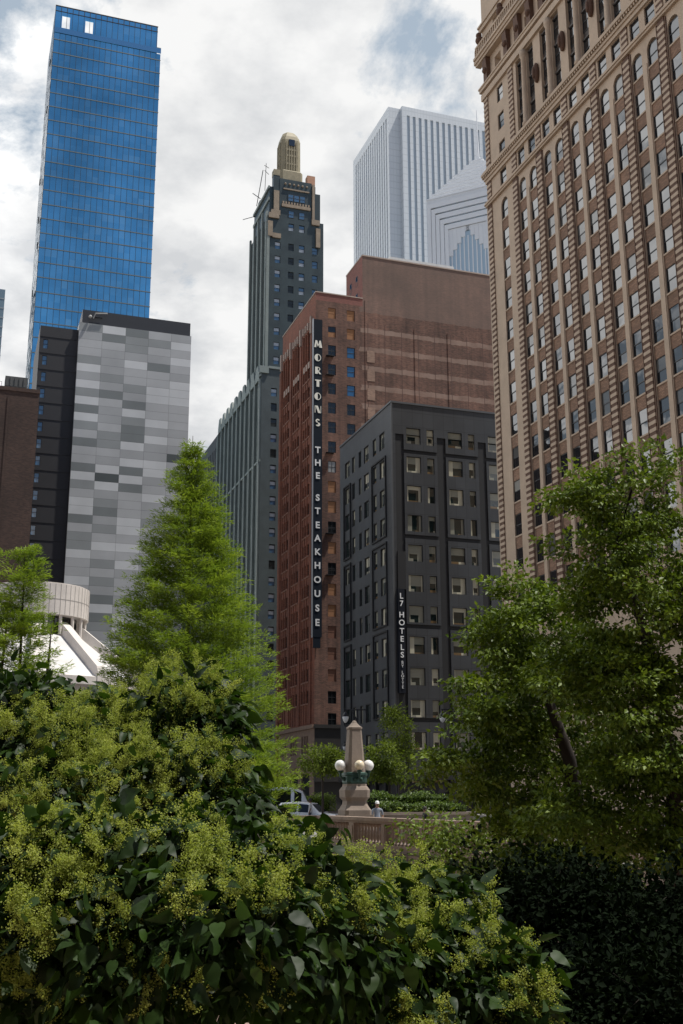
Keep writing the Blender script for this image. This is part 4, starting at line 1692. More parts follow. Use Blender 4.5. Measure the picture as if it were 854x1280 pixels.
def obelisk_lamp():
    p = at(443.5, 1019, 46.6)
    t = thing('obelisk_lamp', 'tapered stone obelisk lamp with round white globes on the balustrade', 'street lamp', (p.x, p.y, 0), GRID)
    st = stone_plain('obelisk limestone')
    br = plain('green bronze collar', (.035, .075, .06), .5, .5, var=.3, scale=3)
    o8 = lambda h, c, z: [(-h, -h + c, z), (-h + c, -h, z), (h - c, -h, z), (h, -h + c, z), (h, h - c, z), (h - c, h, z), (-h + c, h, z), (-h, h - c, z)]
    m = MB()
    m.rings([o8(.62, .05, 0.03), o8(.62, .05, 1.12)])
    m.rings([o8(.56, .12, 1.12), o8(.56, .12, 1.30), o8(.50, .14, 1.40), o8(.44, .14, 1.52), o8(.42, .14, 1.66), o8(.46, .15, 1.72),
             o8(.52, .17, 1.80), o8(.53, .17, 2.08), o8(.47, .16, 2.18), o8(.42, .13, 2.24), o8(.42, .13, 2.32)])
    m.build('pedestal', [st], t)
    m = MB()
    m.rings([o8(.40, .12, 2.32), o8(.43, .12, 2.40), o8(.41, .12, 2.62), o8(.45, .13, 2.66), o8(.44, .13, 2.74), o8(.38, .12, 2.78)])
    for k in range(10):
        a = 2 * math.pi * k / 10
        m.ball((.44 * math.cos(a), .44 * math.sin(a), 2.5), .075, 8, 6)
    m.build('bronze_collar', [br], t)
    m = MB()
    m.rings([o8(.375, .12, 2.78), o8(.255, .085, 4.48), o8(.28, .09, 4.5), o8(.28, .09, 4.56), o8(.20, .07, 4.62), o8(.10, .04, 4.74), o8(.075, .03, 4.80), o8(.03, .01, 4.84)])
    m.build('shaft', [st], t)
    gl, nt, out = new_mat('opal globe glass')
    q = finish(nt, out, (.80, .79, .75), .25)
    q.inputs['Subsurface Weight'].default_value = .0
    gl2, nt, out = new_mat('cream globe glass')
    finish(nt, out, (.72, .62, .44), .3)
    for i, (x, y) in enumerate(((-.60, 0), (.60, 0), (0, -.60), (0, .60))):
        b = MB()
        b.tube([(x * .6, y * .6, 2.55), (x * .9, y * .9, 2.55), (x, y, 2.62), (x, y, 2.80)], [.05, .05, .045, .06], 8)
        b.lathe([(.10, 2.78), (.12, 2.82), (.08, 2.86)], 10, (x, y))
        a = b.build('lamp_arm', [br], t)
        g = MB()
        g.ball((x, y, 3.05), 0.222 if i != 2 else .195, 22, 14)
        g.build('globe', [gl2 if i == 2 else gl], t, True)


obelisk_lamp()


def street_lamp_proto(label):
    bk = plain('black lamp post iron', (.014, .014, .015), .45, .3, var=.1)
    gl, nt, out = new_mat('frosted lamp glass')
    finish(nt, out, (.72, .73, .72), .3)
    t = thing('street_lamp', label, 'street lamp', group='hanging acorn street lamps along the street')
    m = MB()
    m.lathe([(.16, 0), (.16, .5), (.10, .7), (.075, 4.0), (.06, 7.5)], 8)
    m.build('pole', [bk], t, True)
    m = MB()
    m.tube([(.55, 0, 7.46), (-.85, 0, 7.46)], .05, 6)
    m.tube([(0, 0, 6.5), (-.12, 0, 6.95), (-.42, 0, 7.42)], .035, 6)
    m.tube([(-.78, 0, 7.46), (-.78, 0, 7.28)], .035, 6)
    m.build('arm', [bk], t)
    lm = MB()
    lm.lathe([(.05, 7.32), (.09, 7.26), (.20, 7.10), (.22, 7.02)], 12, (-.78, 0))
    h = lm.build('lamp_hood', [bk], t, True)
    g = MB()
    g.lathe([(.20, 7.02), (.21, 6.94), (.15, 6.74), (.06, 6.62), (.01, 6.60)], 12, (-.78, 0))
    g.build('lamp_glass', [gl], t, True)
    return t


sl = street_lamp_proto('black street lamp hanging beside the tip of the stone obelisk')
sl.location = (1.01, 75, 0)
for (px, py, Y), lab in (((553, 886, 75), 'black street lamp in front of the charcoal hotel, right of the small dark tree'),
                         ((431, 908, 118), 'distant black street lamp just above the obelisk globes')):
    c = copy_tree(sl)
    c['label'] = lab
    q = at(px, py, Y)
    c.location = (q.x + .78, Y, q.z - 7.5 if Y < 100 else 0)
    if Y < 100:
        c.location.z = 0


# ------------------------------------------------------------------ planters, people, vehicles
def planter(label, x0, x1, y0, y1, h):
    st = stone_plain('planter stone')
    o = MB()
    w = .35
    o.box(x0, x1, y0, y0 + w, 0, h)
    o.box(x0, x1, y1 - w, y1, 0, h)
    o.box(x0, x0 + w, y0 + w, y1 - w, 0, h)
    o.box(x1 - w, x1, y0 + w, y1 - w, 0, h)
    o.box(x0 - .05, x1 + .05, y0 - .05, y0 + w + .03, h + .002, h + .13)
    o.box(x0 - .05, x0 + w + .03, y0 + w + .03, y1, h + .002, h + .13)
    p = o.build('planter', [st])
    p.location, p.rotation_euler = WC, (0, 0, GRID)
    tag(p, label, 'planter', 'stone planters')
    s = MB()
    s.quad((x0 + w, y0 + w, h - .1), (x1 - w, y0 + w, h - .1), (x1 - w, y1 - w, h - .1), (x0 + w, y1 - w, h - .1))
    s.build('soil', [plain('dark soil', (.03, .022, .016), .95)], p)
    return p


planter('long low stone planter holding the dark green shrubs behind the balustrade', 4.4, 9.0, 4.6, 8.6, 1.02)
planter('stone planter under the yellow green hedge beyond the parked white car', 4.5, 11.9, 33.0, 36.0, .8)


def skin_body(verts, edges, rad, name, sub=2):
    me = bpy.data.meshes.new(name)
    me.from_pydata(verts, edges, [])
    o = bpy.data.objects.new(name, me)
    COL.objects.link(o)
    md = o.modifiers.new('s', 'SKIN')
    for i, r in enumerate(rad):
        sv = me.skin_vertices[0].data[i]
        sv.radius = (r, r) if not isinstance(r, tuple) else r
        sv.use_root = (i == 0)
    su = o.modifiers.new('u', 'SUBSURF')
    su.levels = su.render_levels = sub
    dg = bpy.context.evaluated_depsgraph_get()
    out = bpy.data.meshes.new_from_object(o.evaluated_get(dg))
    bpy.data.objects.remove(o)
    bpy.data.meshes.remove(me)
    return out


def person(label, loc, rotz, shirt, trousers, hat=None, hair=(.02, .015, .012), k=1.0, bend=0.0):
    """walking figure, about 1.7 m tall, facing -y"""
    V = [(0, 0, .95), (0, .0, 1.12), (0, .01, 1.30), (0, .01, 1.42), (0, 0, 1.50), (0, -.02, 1.60), (0, -.02, 1.69),
         (.10, 0, .90), (.11, -.08, .50), (.11, -.02, .09), (.11, -.16, .04),
         (-.10, 0, .90), (-.11, .02, .50), (-.11, .17, .12), (-.11, .06, .04),
         (.20, .01, 1.39), (.27, .05, 1.14), (.22, -.05, .92), (.21, -.08, .83),
         (-.20, .01, 1.39), (-.27, -.01, 1.14), (-.21, -.16, .96), (-.20, -.21, .88)]
    E = [(0, 1), (1, 2), (2, 3), (3, 4), (4, 5), (5, 6), (0, 7), (7, 8), (8, 9), (9, 10), (0, 11), (11, 12), (12, 13), (13, 14),
         (3, 15), (15, 16), (16, 17), (17, 18), (3, 19), (19, 20), (20, 21), (21, 22)]
    rad = [(.15, .11), (.14, .10), (.16, .11), (.12, .09), .055, (.075, .095), (.07, .085), (.09, .095), .06, .042, (.045, .03),
           (.09, .095), .06, .042, (.045, .03), .065, .045, .036, .03, .065, .045, .036, .03]
    me = skin_body(V, E, rad, 'person')
    ms = [plain('skin', (.30, .17, .11), .6, var=.08), plain('shirt', shirt, .8, var=.1), plain('trousers', trousers, .8, var=.1), plain('shoes', (.03, .03, .03), .6)]
    for m in ms:
        me.materials.append(m)
    for p in me.polygons:
        c = p.center
        arm = abs(c.x) > .19 and c.z < 1.18
        p.material_index = 3 if c.z < .10 else 2 if c.z < .93 and not arm else 0 if (c.z > 1.47 or arm) else 1
        p.use_smooth = True
    o = link('person', me, None, loc, rotz)
    o.scale = (k, k, k)
    tag(o, label, 'person', 'people along the street')
    # face and ears
    f = MB()
    f.rings([[(-.014, -.105, 1.60), (.014, -.105, 1.60), (.010, -.10, 1.645), (-.010, -.10, 1.645)], [(-.008, -.132, 1.605), (.008, -.132, 1.605), (.004, -.11, 1.64), (-.004, -.11, 1.64)]])
    for s in (-1, 1):
        f.ball((s * .082, -.01, 1.62), .02, 8, 6)
    f.build('face', [ms[0]], o, True)
    e = MB()
    for s in (-1, 1):
        e.ball((s * .032, -.098, 1.645), .011, 8, 6)
    e.box(-.025, .025, -.108, -.095, 1.568, 1.576)
    e.build('eyes_and_mouth', [M['dark_core']], o)
    h = MB()
    if hat:
        h.rings([[(r * .095 * math.cos(a), -.015 + r * .115 * math.sin(a), z) for a in [2 * math.pi * i / 16 for i in range(16)]] for r, z in ((1, 1.665), (1.0, 1.70), (.85, 1.755), (.4, 1.785), (.05, 1.79))])
        h.rings([[(-.075, -.11, 1.672), (.075, -.11, 1.672), (.05, -.20, 1.66), (-.05, -.20, 1.66)], [(-.075, -.11, 1.682), (.075, -.11, 1.682), (.05, -.20, 1.668), (-.05, -.20, 1.668)]])
        h.build('cap', [plain('cap cloth', hat, .8, var=.05)], o, True)
    else:
        h.rings([[(r * .092 * math.cos(a), .0 + r * .11 * math.sin(a), z) for a in [2 * math.pi * i / 16 for i in range(16)]] for r, z in ((.7, 1.56), (1, 1.62), (1.0, 1.70), (.8, 1.76), (.3, 1.79), (.05, 1.792))])
        h.build('hair', [plain('hair', hair, .7, var=.1)], o, True)
    return o


person('person in white cap and grey shirt behind the balustrade', (1.46, 48.6, 0), R(12), (.24, .27, .32), (.05, .06, .09), hat=(.75, .75, .73), k=.93)
person('person in pale shirt half hidden behind the obelisk pedestal', (-.02, 50.2, 0), R(60), (.62, .62, .60), (.10, .10, .12), k=.80)
person('person with dark hair and black jacket by the low stone planter', (3.5, 49.2, 0), R(-70), (.016, .016, .018), (.02, .02, .03), k=.80)
q = at(388, 990, 72)
person('person in light shirt walking beneath the small street tree', (q.x, 72, -.0), R(-95), (.55, .53, .50), (.07, .08, .12), k=1.02)


def car(name, label, loc, rotz, prof, width, paint_c, glass_z, cat='car', wheel_x=(-1.35, 1.35), wr=.34):
    """body lofted along x from side profile stations (x, floor, belt, roof, half width, roof half width)"""
    pm, nt, out = new_mat('vehicle paint')
    p = finish(nt, out, paint_c, .25)
    p.inputs['Coat Weight'].default_value = .6
    bk = M['black_frame']
    t = thing(name, label, cat, loc, rotz)
    m = MB()
    rings = []
    for x, fl, be, ro, hw, rw in prof:
        rings.append([(x, -hw * .92, fl), (x, -hw, fl + .25 * (be - fl)), (x, -hw, be - .06), (x, -hw * .96, be), (x, -rw, ro - .05), (x, -rw * .86, ro),
                      (x, rw * .86, ro), (x, rw, ro - .05), (x, hw * .96, be), (x, hw, be - .06), (x, hw, fl + .25 * (be - fl)), (x, hw * .92, fl)])
    m.rings(rings)
    m.build('body', [pm], t, True)
    g = MB()
    for i in range(len(prof) - 1):
        a, b = prof[i], prof[i + 1]
        for s in (-1, 1):
            if a[3] - a[2] > .25 and b[3] - b[2] > .25:
                def sp_(q, f, off=.012):
                    y = (q[4] * .96) * (1 - f) + q[5] * f + off
                    return (q[0], s * y, q[2] + (q[3] - .05 - q[2]) * f)
                L_ = .06
                g.quad(*[Vector(sp_(a, .12)).lerp(Vector(sp_(b, .12)), L_), Vector(sp_(b, .12)).lerp(Vector(sp_(a, .12)), L_),
                         Vector(sp_(b, .9)).lerp(Vector(sp_(a, .9)), L_), Vector(sp_(a, .9)).lerp(Vector(sp_(b, .9)), L_)])
        if abs((a[3] - a[2]) - (b[3] - b[2])) > .3:   # windscreen or rear screen
            lo, hi = (a, b) if a[3] < b[3] else (b, a)
            dx = -.02 if lo[0] < hi[0] else .02
            g.quad((lo[0] + dx + (hi[0] - lo[0]) * .12, -lo[5] * .85, lo[3] + (hi[3] - lo[3]) * .12 + .015), (lo[0] + dx + (hi[0] - lo[0]) * .12, lo[5] * .85, lo[3] + (hi[3] - lo[3]) * .12 + .015),
                   (hi[0] + dx + (lo[0] - hi[0]) * .1, hi[5] * .8, hi[3] - .05), (hi[0] + dx + (lo[0] - hi[0]) * .1, -hi[5] * .8, hi[3] - .05))
    g.build('window', [glass('car glass', (.01, .012, .013), ior=1.6)], t)
    xs = [q[0] for q in prof]
    lamp, nt, out = new_mat('lamp lens')
    finish(nt, out, (.7, .7, .68), .15)
    tail, nt, out = new_mat('tail lens')
    finish(nt, out, (.35, .02, .02), .2)
    for s in (-1, 1):
        h = MB()
        h.box(xs[-1] - .10, xs[-1] + .02, s * width * .27, s * width * .42, .62, .78)
        h.build('headlight', [lamp], t)
        h = MB()
        h.box(xs[0] - .02, xs[0] + .08, s * width * .32, s * width * .44, .70, .95)
        h.build('tail_light', [tail], t)
        for wx in wheel_x:
            w = MB()
            y0 = s * (width / 2 - .2)
            ring = lambda r, y: [(wx + r * math.cos(a), y, wr + r * math.sin(a)) for a in [2 * math.pi * i / 20 for i in range(20)]]
            w.rings([ring(wr * .9, y0), ring(wr, y0 + s * .03), ring(wr, y0 + s * .17), ring(wr * .9, y0 + s * .21)])
            wo = w.build('wheel', [plain('tyre', (.02, .02, .02), .9)], t)
            r = MB()
            r.rings([ring(wr * .62, y0 + s * .19), ring(wr * .62, y0 + s * .215), ring(wr * .2, y0 + s * .225)])
            r.build('rim', [plain('alloy rim', (.4, .4, .41), .4, .7)], wo)
    bm = MB()
    bm.box(xs[0] - .03, xs[-1] + .03, -width * .44, width * .44, .30, .42)
    bm.build('bumper', [bk], t)
    return t


suv = [(-2.2, .45, .95, .99, .78, .70), (-2.1, .32, 1.0, 1.30, .90, .70), (-1.75, .30, 1.02, 1.66, .93, .66), (-.5, .30, 1.02, 1.72, .94, .68), (.25, .30, 1.0, 1.62, .94, .66),
       (.95, .30, .98, 1.03, .94, .80), (1.9, .32, .90, .95, .90, .76), (2.25, .42, .72, .80, .80, .66)]
q = at(388, 1004, 73)
car('parked_car', 'white car on the side street beside the low hedge', (q.x, 73, -.116), GRID + R(-40), suv, 1.88, (.72, .72, .71), 1.0)
van = [(-2.6, .40, 1.25, 2.45, .92, .84), (-2.5, .34, 1.28, 2.62, .98, .88), (.9, .34, 1.28, 2.66, .98, .88), (1.45, .34, 1.25, 2.40, .98, .84), (2.05, .34, 1.20, 1.26, .96, .84), (2.6, .36, .95, 1.02, .92, .80), (2.75, .42, .75, .85, .84, .72)]
q = at(352, 985, 79)
car('delivery_van', 'white delivery van glimpsed between leaves of the feathery tree', (q.x, 79, -.116), GRID + R(-20), van, 1.98, (.75, .75, .74), 1.2, 'van', (-1.7, 1.75), .36)


def signal():
    t = thing('crossing_signal', 'small black crossing signal glowing orange among the leaves', 'traffic signal', (7.55, 60, 0), R(-10))
    bk = M['black_frame']
    m = MB()
    m.lathe([(.09, -.1), (.055, .4), (.05, 4.2)], 8)
    m.build('pole', [bk], t)
    m = MB()
    m.box(-.50, -.05, -.2, .2, 3.65, 4.12)
    m.build('housing', [bk], t)
    e, nt, out = new_mat('orange signal light')
    em = N(nt, 'Emission')
    em.inputs[0].default_value = (1, .32, .03, 1)
    em.inputs[1].default_value = .5
    L(nt, em.outputs[0], out.inputs[0])
    h = MB()
    h.box(-.34, -.20, -.215, -.201, 3.76, 3.90)
    for k in range(4):
        h.box(-.35 + .042 * k, -.322 + .042 * k, -.215, -.201, 3.9, 4.02 - .02 * abs(k - 1.5))
    h.box(-.20, -.16, -.215, -.201, 3.82, 3.87)
    h.build('hand_symbol', [e], t)


signal()
# ------------------------------------------------------------------ foliage
def np_mesh(name, verts, faces, mat, rnd=None, mats=None, midx=None, smooth=False):
    me = bpy.data.meshes.new(name)
    nv, nf, k = len(verts), len(faces), faces.shape[1]
    me.vertices.add(nv)
    me.vertices.foreach_set('co', verts.astype(np.float32).ravel())
    me.loops.add(nf * k)
    me.loops.foreach_set('vertex_index', faces.astype(np.int32).ravel())
    me.polygons.add(nf)
    me.polygons.foreach_set('loop_start', np.arange(0, nf * k, k, dtype=np.int32))
    me.polygons.foreach_set('loop_total', np.full(nf, k, dtype=np.int32))
    for m in (mats or [mat]):
        me.materials.append(m)
    if midx is not None:
        me.polygons.foreach_set('material_index', midx.astype(np.int32))
    if smooth:
        me.polygons.foreach_set('use_smooth', np.ones(nf, dtype=bool))
    if rnd is not None:
        a = me.attributes.new('rnd', 'FLOAT', 'POINT')
        a.data.foreach_set('value', rnd.astype(np.float32))
    me.update()
    me.validate()
    return me


def unit(v):
    return v / np.maximum(np.linalg.norm(v, axis=1, keepdims=True), 1e-9)


T_LEAF = (np.array([(0, 0, 0), (.30, .42, .09), (0, 1, -.06), (-.30, .42, .09)]), np.array([(0, 1, 2), (0, 2, 3)]))
T_FROND = (np.array([(0, 0, 0), (.075, .45, .03), (0, 1, -.10), (-.075, .45, .03)]), np.array([(0, 1, 2), (0, 2, 3)]))
_hs = [(.14, -.07, .03), (.30, .03, .08), (.37, .22, .10), (.345, .42, .08), (.24, .66, .01), (.11, .86, -.08)]
_hv = [(0, 0, 0), (0, .22, .015), (0, .44, 0), (0, .68, -.05), (0, .86, -.11), (0, 1.04, -.20)] + _hs + [(-x, y, z) for x, y, z in _hs]
T_HEART = (np.array(_hv), np.array([q for a, s in ((6, 1), (12, -1)) for q in [t[::s] for t in [(0, a, a + 1), (0, a + 1, 1), (1, a + 1, a + 2), (1, a + 2, 2), (2, a + 2, a + 3), (2, a + 3, 3), (3, a + 3, a + 4), (3, a + 4, 4), (4, a + 4, a + 5), (4, a + 5, 5)]]]))
T_BUD = (np.array([(0, 0, 0), (.5, .5, .2), (0, 1, 0), (-.5, .5, .2)]), np.array([(0, 1, 2), (0, 2, 3)]))


def scatter(tmpl, pos, tip, nrm, size, rnd):
    """many copies of one leaf shape as arrays"""
    tv, tf = tmpl
    t = unit(tip)
    b = unit(np.cross(t, nrm))
    n = np.cross(b, t)
    v = pos[:, None, :] + size[:, None, None] * (tv[None, :, 0:1] * b[:, None, :] + tv[None, :, 1:2] * t[:, None, :] + tv[None, :, 2:3] * n[:, None, :])
    k = len(tv)
    f = tf[None] + (np.arange(len(pos)) * k)[:, None, None]
    return v.reshape(-1, 3), f.reshape(-1, 3), np.repeat(rnd, k)


def in_lobes(lobes, n, shell=.5):
    vol = np.array([l[1] * l[2] * l[3] for l in lobes]) ** .72
    idx = rng.choice(len(lobes), n, p=vol / vol.sum())
    d = unit(rng.normal(size=(n, 3)))
    r = shell + (1 - shell) * rng.random(n) ** .6
    c = np.array([tuple(l[0]) for l in lobes])[idx]
    s = np.array([l[1:4] for l in lobes])[idx]
    return c + d * s * r[:, None], d


def branch_out(trunk_pts, trunk_rad, targets, thick=.012, lift=.25, low=0):
    """limbs that fork from the nearest wood below each leaf clump"""
    m = MB()
    m.tube(trunk_pts, list(trunk_rad), 8)
    nodes = np.array([tuple(p) for p in trunk_pts][low:], float)
    dense, rads = [], []
    for i in range(len(trunk_pts) - 1):
        for k in range(6):
            f = k / 6
            if i >= low:
                dense.append(np.array(trunk_pts[i]) * (1 - f) + np.array(trunk_pts[i + 1]) * f)
                rads.append(trunk_rad[i] * (1 - f) + trunk_rad[i + 1] * f)
    dense.append(np.array(trunk_pts[-1], float))
    rads.append(trunk_rad[-1])
    nodes = np.zeros((len(dense) + 6 * len(targets), 3))
    nr = np.zeros(len(nodes))
    n = len(dense)
    nodes[:n] = dense
    nr[:n] = rads
    axis = np.array(trunk_pts[len(trunk_pts) // 2], float)
    order = np.argsort(np.linalg.norm(targets - axis, axis=1))
    for i in order:
        c = targets[i]
        d = nodes[:n] - c
        cost = np.linalg.norm(d, axis=1) + 1.3 * np.maximum(0, d[:, 2] + .1)
        j = int(np.argmin(cost))
        a, r0 = nodes[j], nr[j]
        ln = np.linalg.norm(c - a)
        if ln < .05:
            continue
        r0 = min(r0 * .72, thick * ln + .006)
        mid = (a + c) / 2 + np.array([0, 0, -lift * .25 * ln]) + rng.normal(size=3) * .06 * ln
        pts = [a * (1 - f) ** 2 + mid * 2 * f * (1 - f) + c * f * f for f in (0, .3, .6, 1.0)]
        rr = [r0, r0 * .75, r0 * .5, max(.003, r0 * .25)]
        m.tube(pts, rr, 5)
        for p, r in zip(pts[1:], rr[1:]):
            nodes[n] = p
            nr[n] = r
            n += 1
    return m


def clump_leaves(centres, outward, per, rad, size, droop=.3, flat=.7, up=.7):
    n = len(centres) * per
    c = np.repeat(centres, per, axis=0)
    o = np.repeat(outward, per, axis=0)
    off = unit(rng.normal(size=(n, 3))) * (rng.random(n) ** .5)[:, None] * rad
    off[:, 2] *= flat
    pos = c + off
    tip = unit(off) * .7 + o * .5 + rng.normal(size=(n, 3)) * .5
    tip[:, 2] -= droop
    nrm = rng.normal(size=(n, 3)) * .55 + np.array([0, 0, up]) + o * .25
    sz = size * (.55 + .8 * rng.random(n))
    rnd = np.clip(np.repeat(rng.random(len(centres)), per) * .5 + rng.random(n) * .5, 0, 1)
    return pos, tip, nrm, sz, rnd


BARK = plain('dark bark', (.035, .026, .020), .9, var=.3, scale=4, bump=.3)
BARK2 = plain('grey brown bark', (.06, .048, .038), .9, var=.3, scale=4, bump=.3)
LEAF_TREE = leaf_mat('broad green leaf', (.034, .066, .008), (.180, .245, .030), .24, .45, .2)
LEAF_CYP = leaf_mat('feathery yellow green leaf', (.100, .172, .020), (.270, .350, .055), .34, .5, .2)
LEAF_LIL = leaf_mat('glossy lilac leaf', (.005, .015, .004), (.034, .070, .010), .24, .5, .2)  # albedo lowered to put foreground shade into the leaf colour
PANICLE = leaf_mat('cream green lilac blossom', (.21, .26, .056), (.41, .445, .125), .38, .7, .1)
LEAF_STREET = leaf_mat('street tree leaf', (.055, .090, .012), (.155, .195, .030), .4, .5, .15)
LEAF_DARK = leaf_mat('shade dark leaf', (.002, .005, .002), (.007, .014, .004), .10, .8, .05)  # deep shade is put into this near-black leaf colour
LEAF_HEDGE = leaf_mat('yellow green hedge leaf', (.13, .19, .026), (.25, .32, .06), .35, .5)
LEAF_SHRUB = leaf_mat('deep green shrub leaf', (.055, .100, .018), (.130, .190, .040), .35, .5)


def px_lobes(spec, depth=.9):
    """crown lobes from (px, py, half width px, half height px, Y)"""
    out = []
    for px, py, w, h, Y in spec:
        c = at(px, py, Y)
        k = Y / 1450.0
        out.append((np.array(c), w * k, (w + h) / 2 * k * depth, h * k))
    return out


def leafy_tree(name, label, cat, trunk, trad, lobes, ncl, per, rad, size, leaf, bark=BARK, droop=.3, shell=.45, thick=.012, group=None, low=2, tmpl=T_LEAF, up=.7, crown='crown', rough=0.0, flat=.7):
    t = thing(name, label, cat, trunk[0], 0, group)
    base = np.array(trunk[0], float)
    cen, out = in_lobes(lobes, ncl, shell)
    if rough:
        # uneven outline: whole tufts pushed out or drawn in, gaps, and a few long shoots
        w = np.sin(cen[:, 0] * 4.7 + 1.3) + np.sin(cen[:, 2] * 5.3 + cen[:, 0] * 2.1) + np.sin(cen[:, 1] * 5.9 - cen[:, 2] * 2.7)
        cen = cen + out * (w * rough * .55 + rng.normal(size=len(cen)) * rough * .5)[:, None]
        keep = (w + rng.normal(size=len(cen)) * .8) > -.75
        cen, out = cen[keep], out[keep]
        sh = rng.random(len(cen)) < .12
        ex = cen[sh] + unit(out[sh] + np.array([0, 0, .6])) * (.12 + .28 * rng.random((sh.sum(), 1)))
        cen, out = np.concatenate([cen, ex]), np.concatenate([out, out[sh]])
    wood = branch_out([tuple(np.array(p, float) - base) for p in trunk], trad, cen - base, thick, low=low)
    wood.build('trunk', [bark], t, True)
    pos, tip, nrm, sz, rnd = clump_leaves(cen - base, out, per, rad, size, droop, flat, up)
    v, f, r = scatter(tmpl, pos, tip, nrm, sz, rnd)
    link(crown, np_mesh(crown, v, f, leaf, r), t)
    return t


# the two broad-leaved trees on the right of the view
T1 = px_lobes([(660, 765, 50, 46, 18), (622, 800, 46, 36, 17.6), (695, 830, 66, 60, 18.5), (650, 865, 72, 52, 17.5), (612, 900, 36, 30, 17), (705, 920, 76, 76, 18.5),
               (598, 958, 40, 28, 17), (640, 975, 72, 48, 17.6), (620, 1035, 46, 26, 17.2), (690, 1050, 85, 52, 18), (552, 948, 28, 15, 16.8), (600, 768, 18, 12, 17.2), (582, 856, 20, 14, 17), (536, 966, 16, 9, 16.8), (580, 905, 22, 16, 17), (650, 1088, 55, 28, 17.2), (730, 1092, 70, 32, 17)])
b1 = at(722, 1300, 18.2)
leafy_tree('deciduous_tree', 'leafy green tree with spreading dark limbs beside the balustrade', 'tree',
           [(b1.x + .1, 18.4, -5), at(722, 1130, 18.0), at(722, 1010, 17.6), at(712, 950, 17.3), at(688, 880, 17.2), at(662, 800, 17.5)], [.24, .20, .13, .10, .075, .04],
           T1, 1100, 58, .27, .083, LEAF_TREE, low=1, shell=.38, thick=.024, rough=.18, flat=.42, group='broad leaved trees by the river wall')
T2 = px_lobes([(800, 625, 62, 55, 16), (745, 690, 48, 55, 15.8), (840, 690, 70, 75, 16.4), (775, 770, 85, 70, 15.8), (860, 800, 85, 85, 16), (760, 870, 75, 65, 15.6),
               (845, 920, 85, 75, 15.8), (790, 1000, 90, 65, 16), (720, 1035, 60, 45, 15.6), (870, 1040, 70, 60, 16), (735, 620, 26, 22, 15.8), (845, 575, 24, 18, 16), (725, 612, 26, 34, 15.8), (715, 765, 34, 36, 16.3), (728, 820, 44, 46, 16.3), (705, 840, 50, 50, 16.4)])
b2 = at(845, 1300, 16.2)
leafy_tree('deciduous_tree', 'taller leafy green tree in front of the striped terracotta tower', 'tree',
           [(b2.x, 16.3, -5), at(846, 1120, 16.2), at(842, 1000, 15.9), at(830, 880, 15.8), at(800, 770, 15.7), at(772, 680, 15.7), at(790, 610, 15.9)], [.20, .16, .10, .08, .065, .045, .03],
           T2, 1200, 58, .26, .080, LEAF_TREE, low=1, shell=.38, thick=.024, rough=.18, flat=.42, group='broad leaved trees by the river wall')


# feathery conical trees (bald cypress habit)
def feathery(label, base, z_low, z_top, rad_at, ncl, per, size, stems, seed_bend=0.0):
    t = thing('cypress_tree', label, 'tree', base, 0, 'feathery conical trees')
    h = rng.random(ncl * 3)
    z = z_low + (z_top - z_low) * h
    rr = np.array([rad_at((q - z_low) / (z_top - z_low)) for q in z])
    keep = rng.random(len(z)) < (rr + .25) / (rr.max() + .25)
    z, rr = z[keep][:ncl], rr[keep][:ncl]
    a = rng.random(len(z)) * 2 * math.pi
    lump = 1 + .07 * np.sin(a * 3 + z * 1.1) + .04 * np.sin(a * 5 - z * 2.3)
    f = (.34 + .66 * rng.random(len(z)) ** .55) * lump * (.9 + .2 * rng.random(len(z)))
    cen = np.stack([np.cos(a) * rr * f, np.sin(a) * rr * f, z], 1)
    out = np.stack([np.cos(a), np.sin(a), np.full(len(z), .35)], 1)
    m = None
    for i, st in enumerate(stems):
        rs = [.15 * (1 - .93 * k / (len(st) - 1)) for k in range(len(st))]
        sel = cen if len(stems) == 1 else cen[i::len(stems)]
        w = branch_out(st, rs, sel, .011, lift=.6, low=1)
        if m is None:
            m = w
        else:
            m.add(w.v, w.f)
    m.build('trunk', [BARK], t, True)
    # each clump is a plume of fine sprays
    n = len(cen) * per
    c = np.repeat(cen, per, axis=0)
    o = np.repeat(unit(out), per, axis=0)
    along = rng.random(n)[:, None]
    side = np.cross(o, np.array([0, 0, 1.0]))
    sg = rng.choice([-1.0, 1.0], n)[:, None]
    wd = (.04 + .22 * np.sin(np.pi * np.clip(along * .9 + .08, 0, 1))) * rng.random((n, 1))
    pos = c + o * (along - .7) * .9 + side * sg * wd + rng.normal(size=(n, 3)) * np.array([.05, .05, .055])
    pos[:, 2] += (.30 * along[:, 0] - .34 * along[:, 0] ** 2.5) * .6
    tip = o * .7 + side * sg * .75 + rng.normal(size=(n, 3)) * .35
    tip[:, 2] += .10
    nrm = rng.normal(size=(n, 3)) * .30 + np.array([0, 0, .9])
    sz = size * (.6 + .7 * rng.random(n))
    rnd = np.clip(np.repeat(rng.random(len(cen)), per) * .6 + rng.random(n) * .4, 0, 1)
    v, fc, r = scatter(T_FROND, pos, tip, nrm, sz, rnd)
    link('crown', np_mesh('crown', v, fc, LEAF_CYP, r), t)
    return t


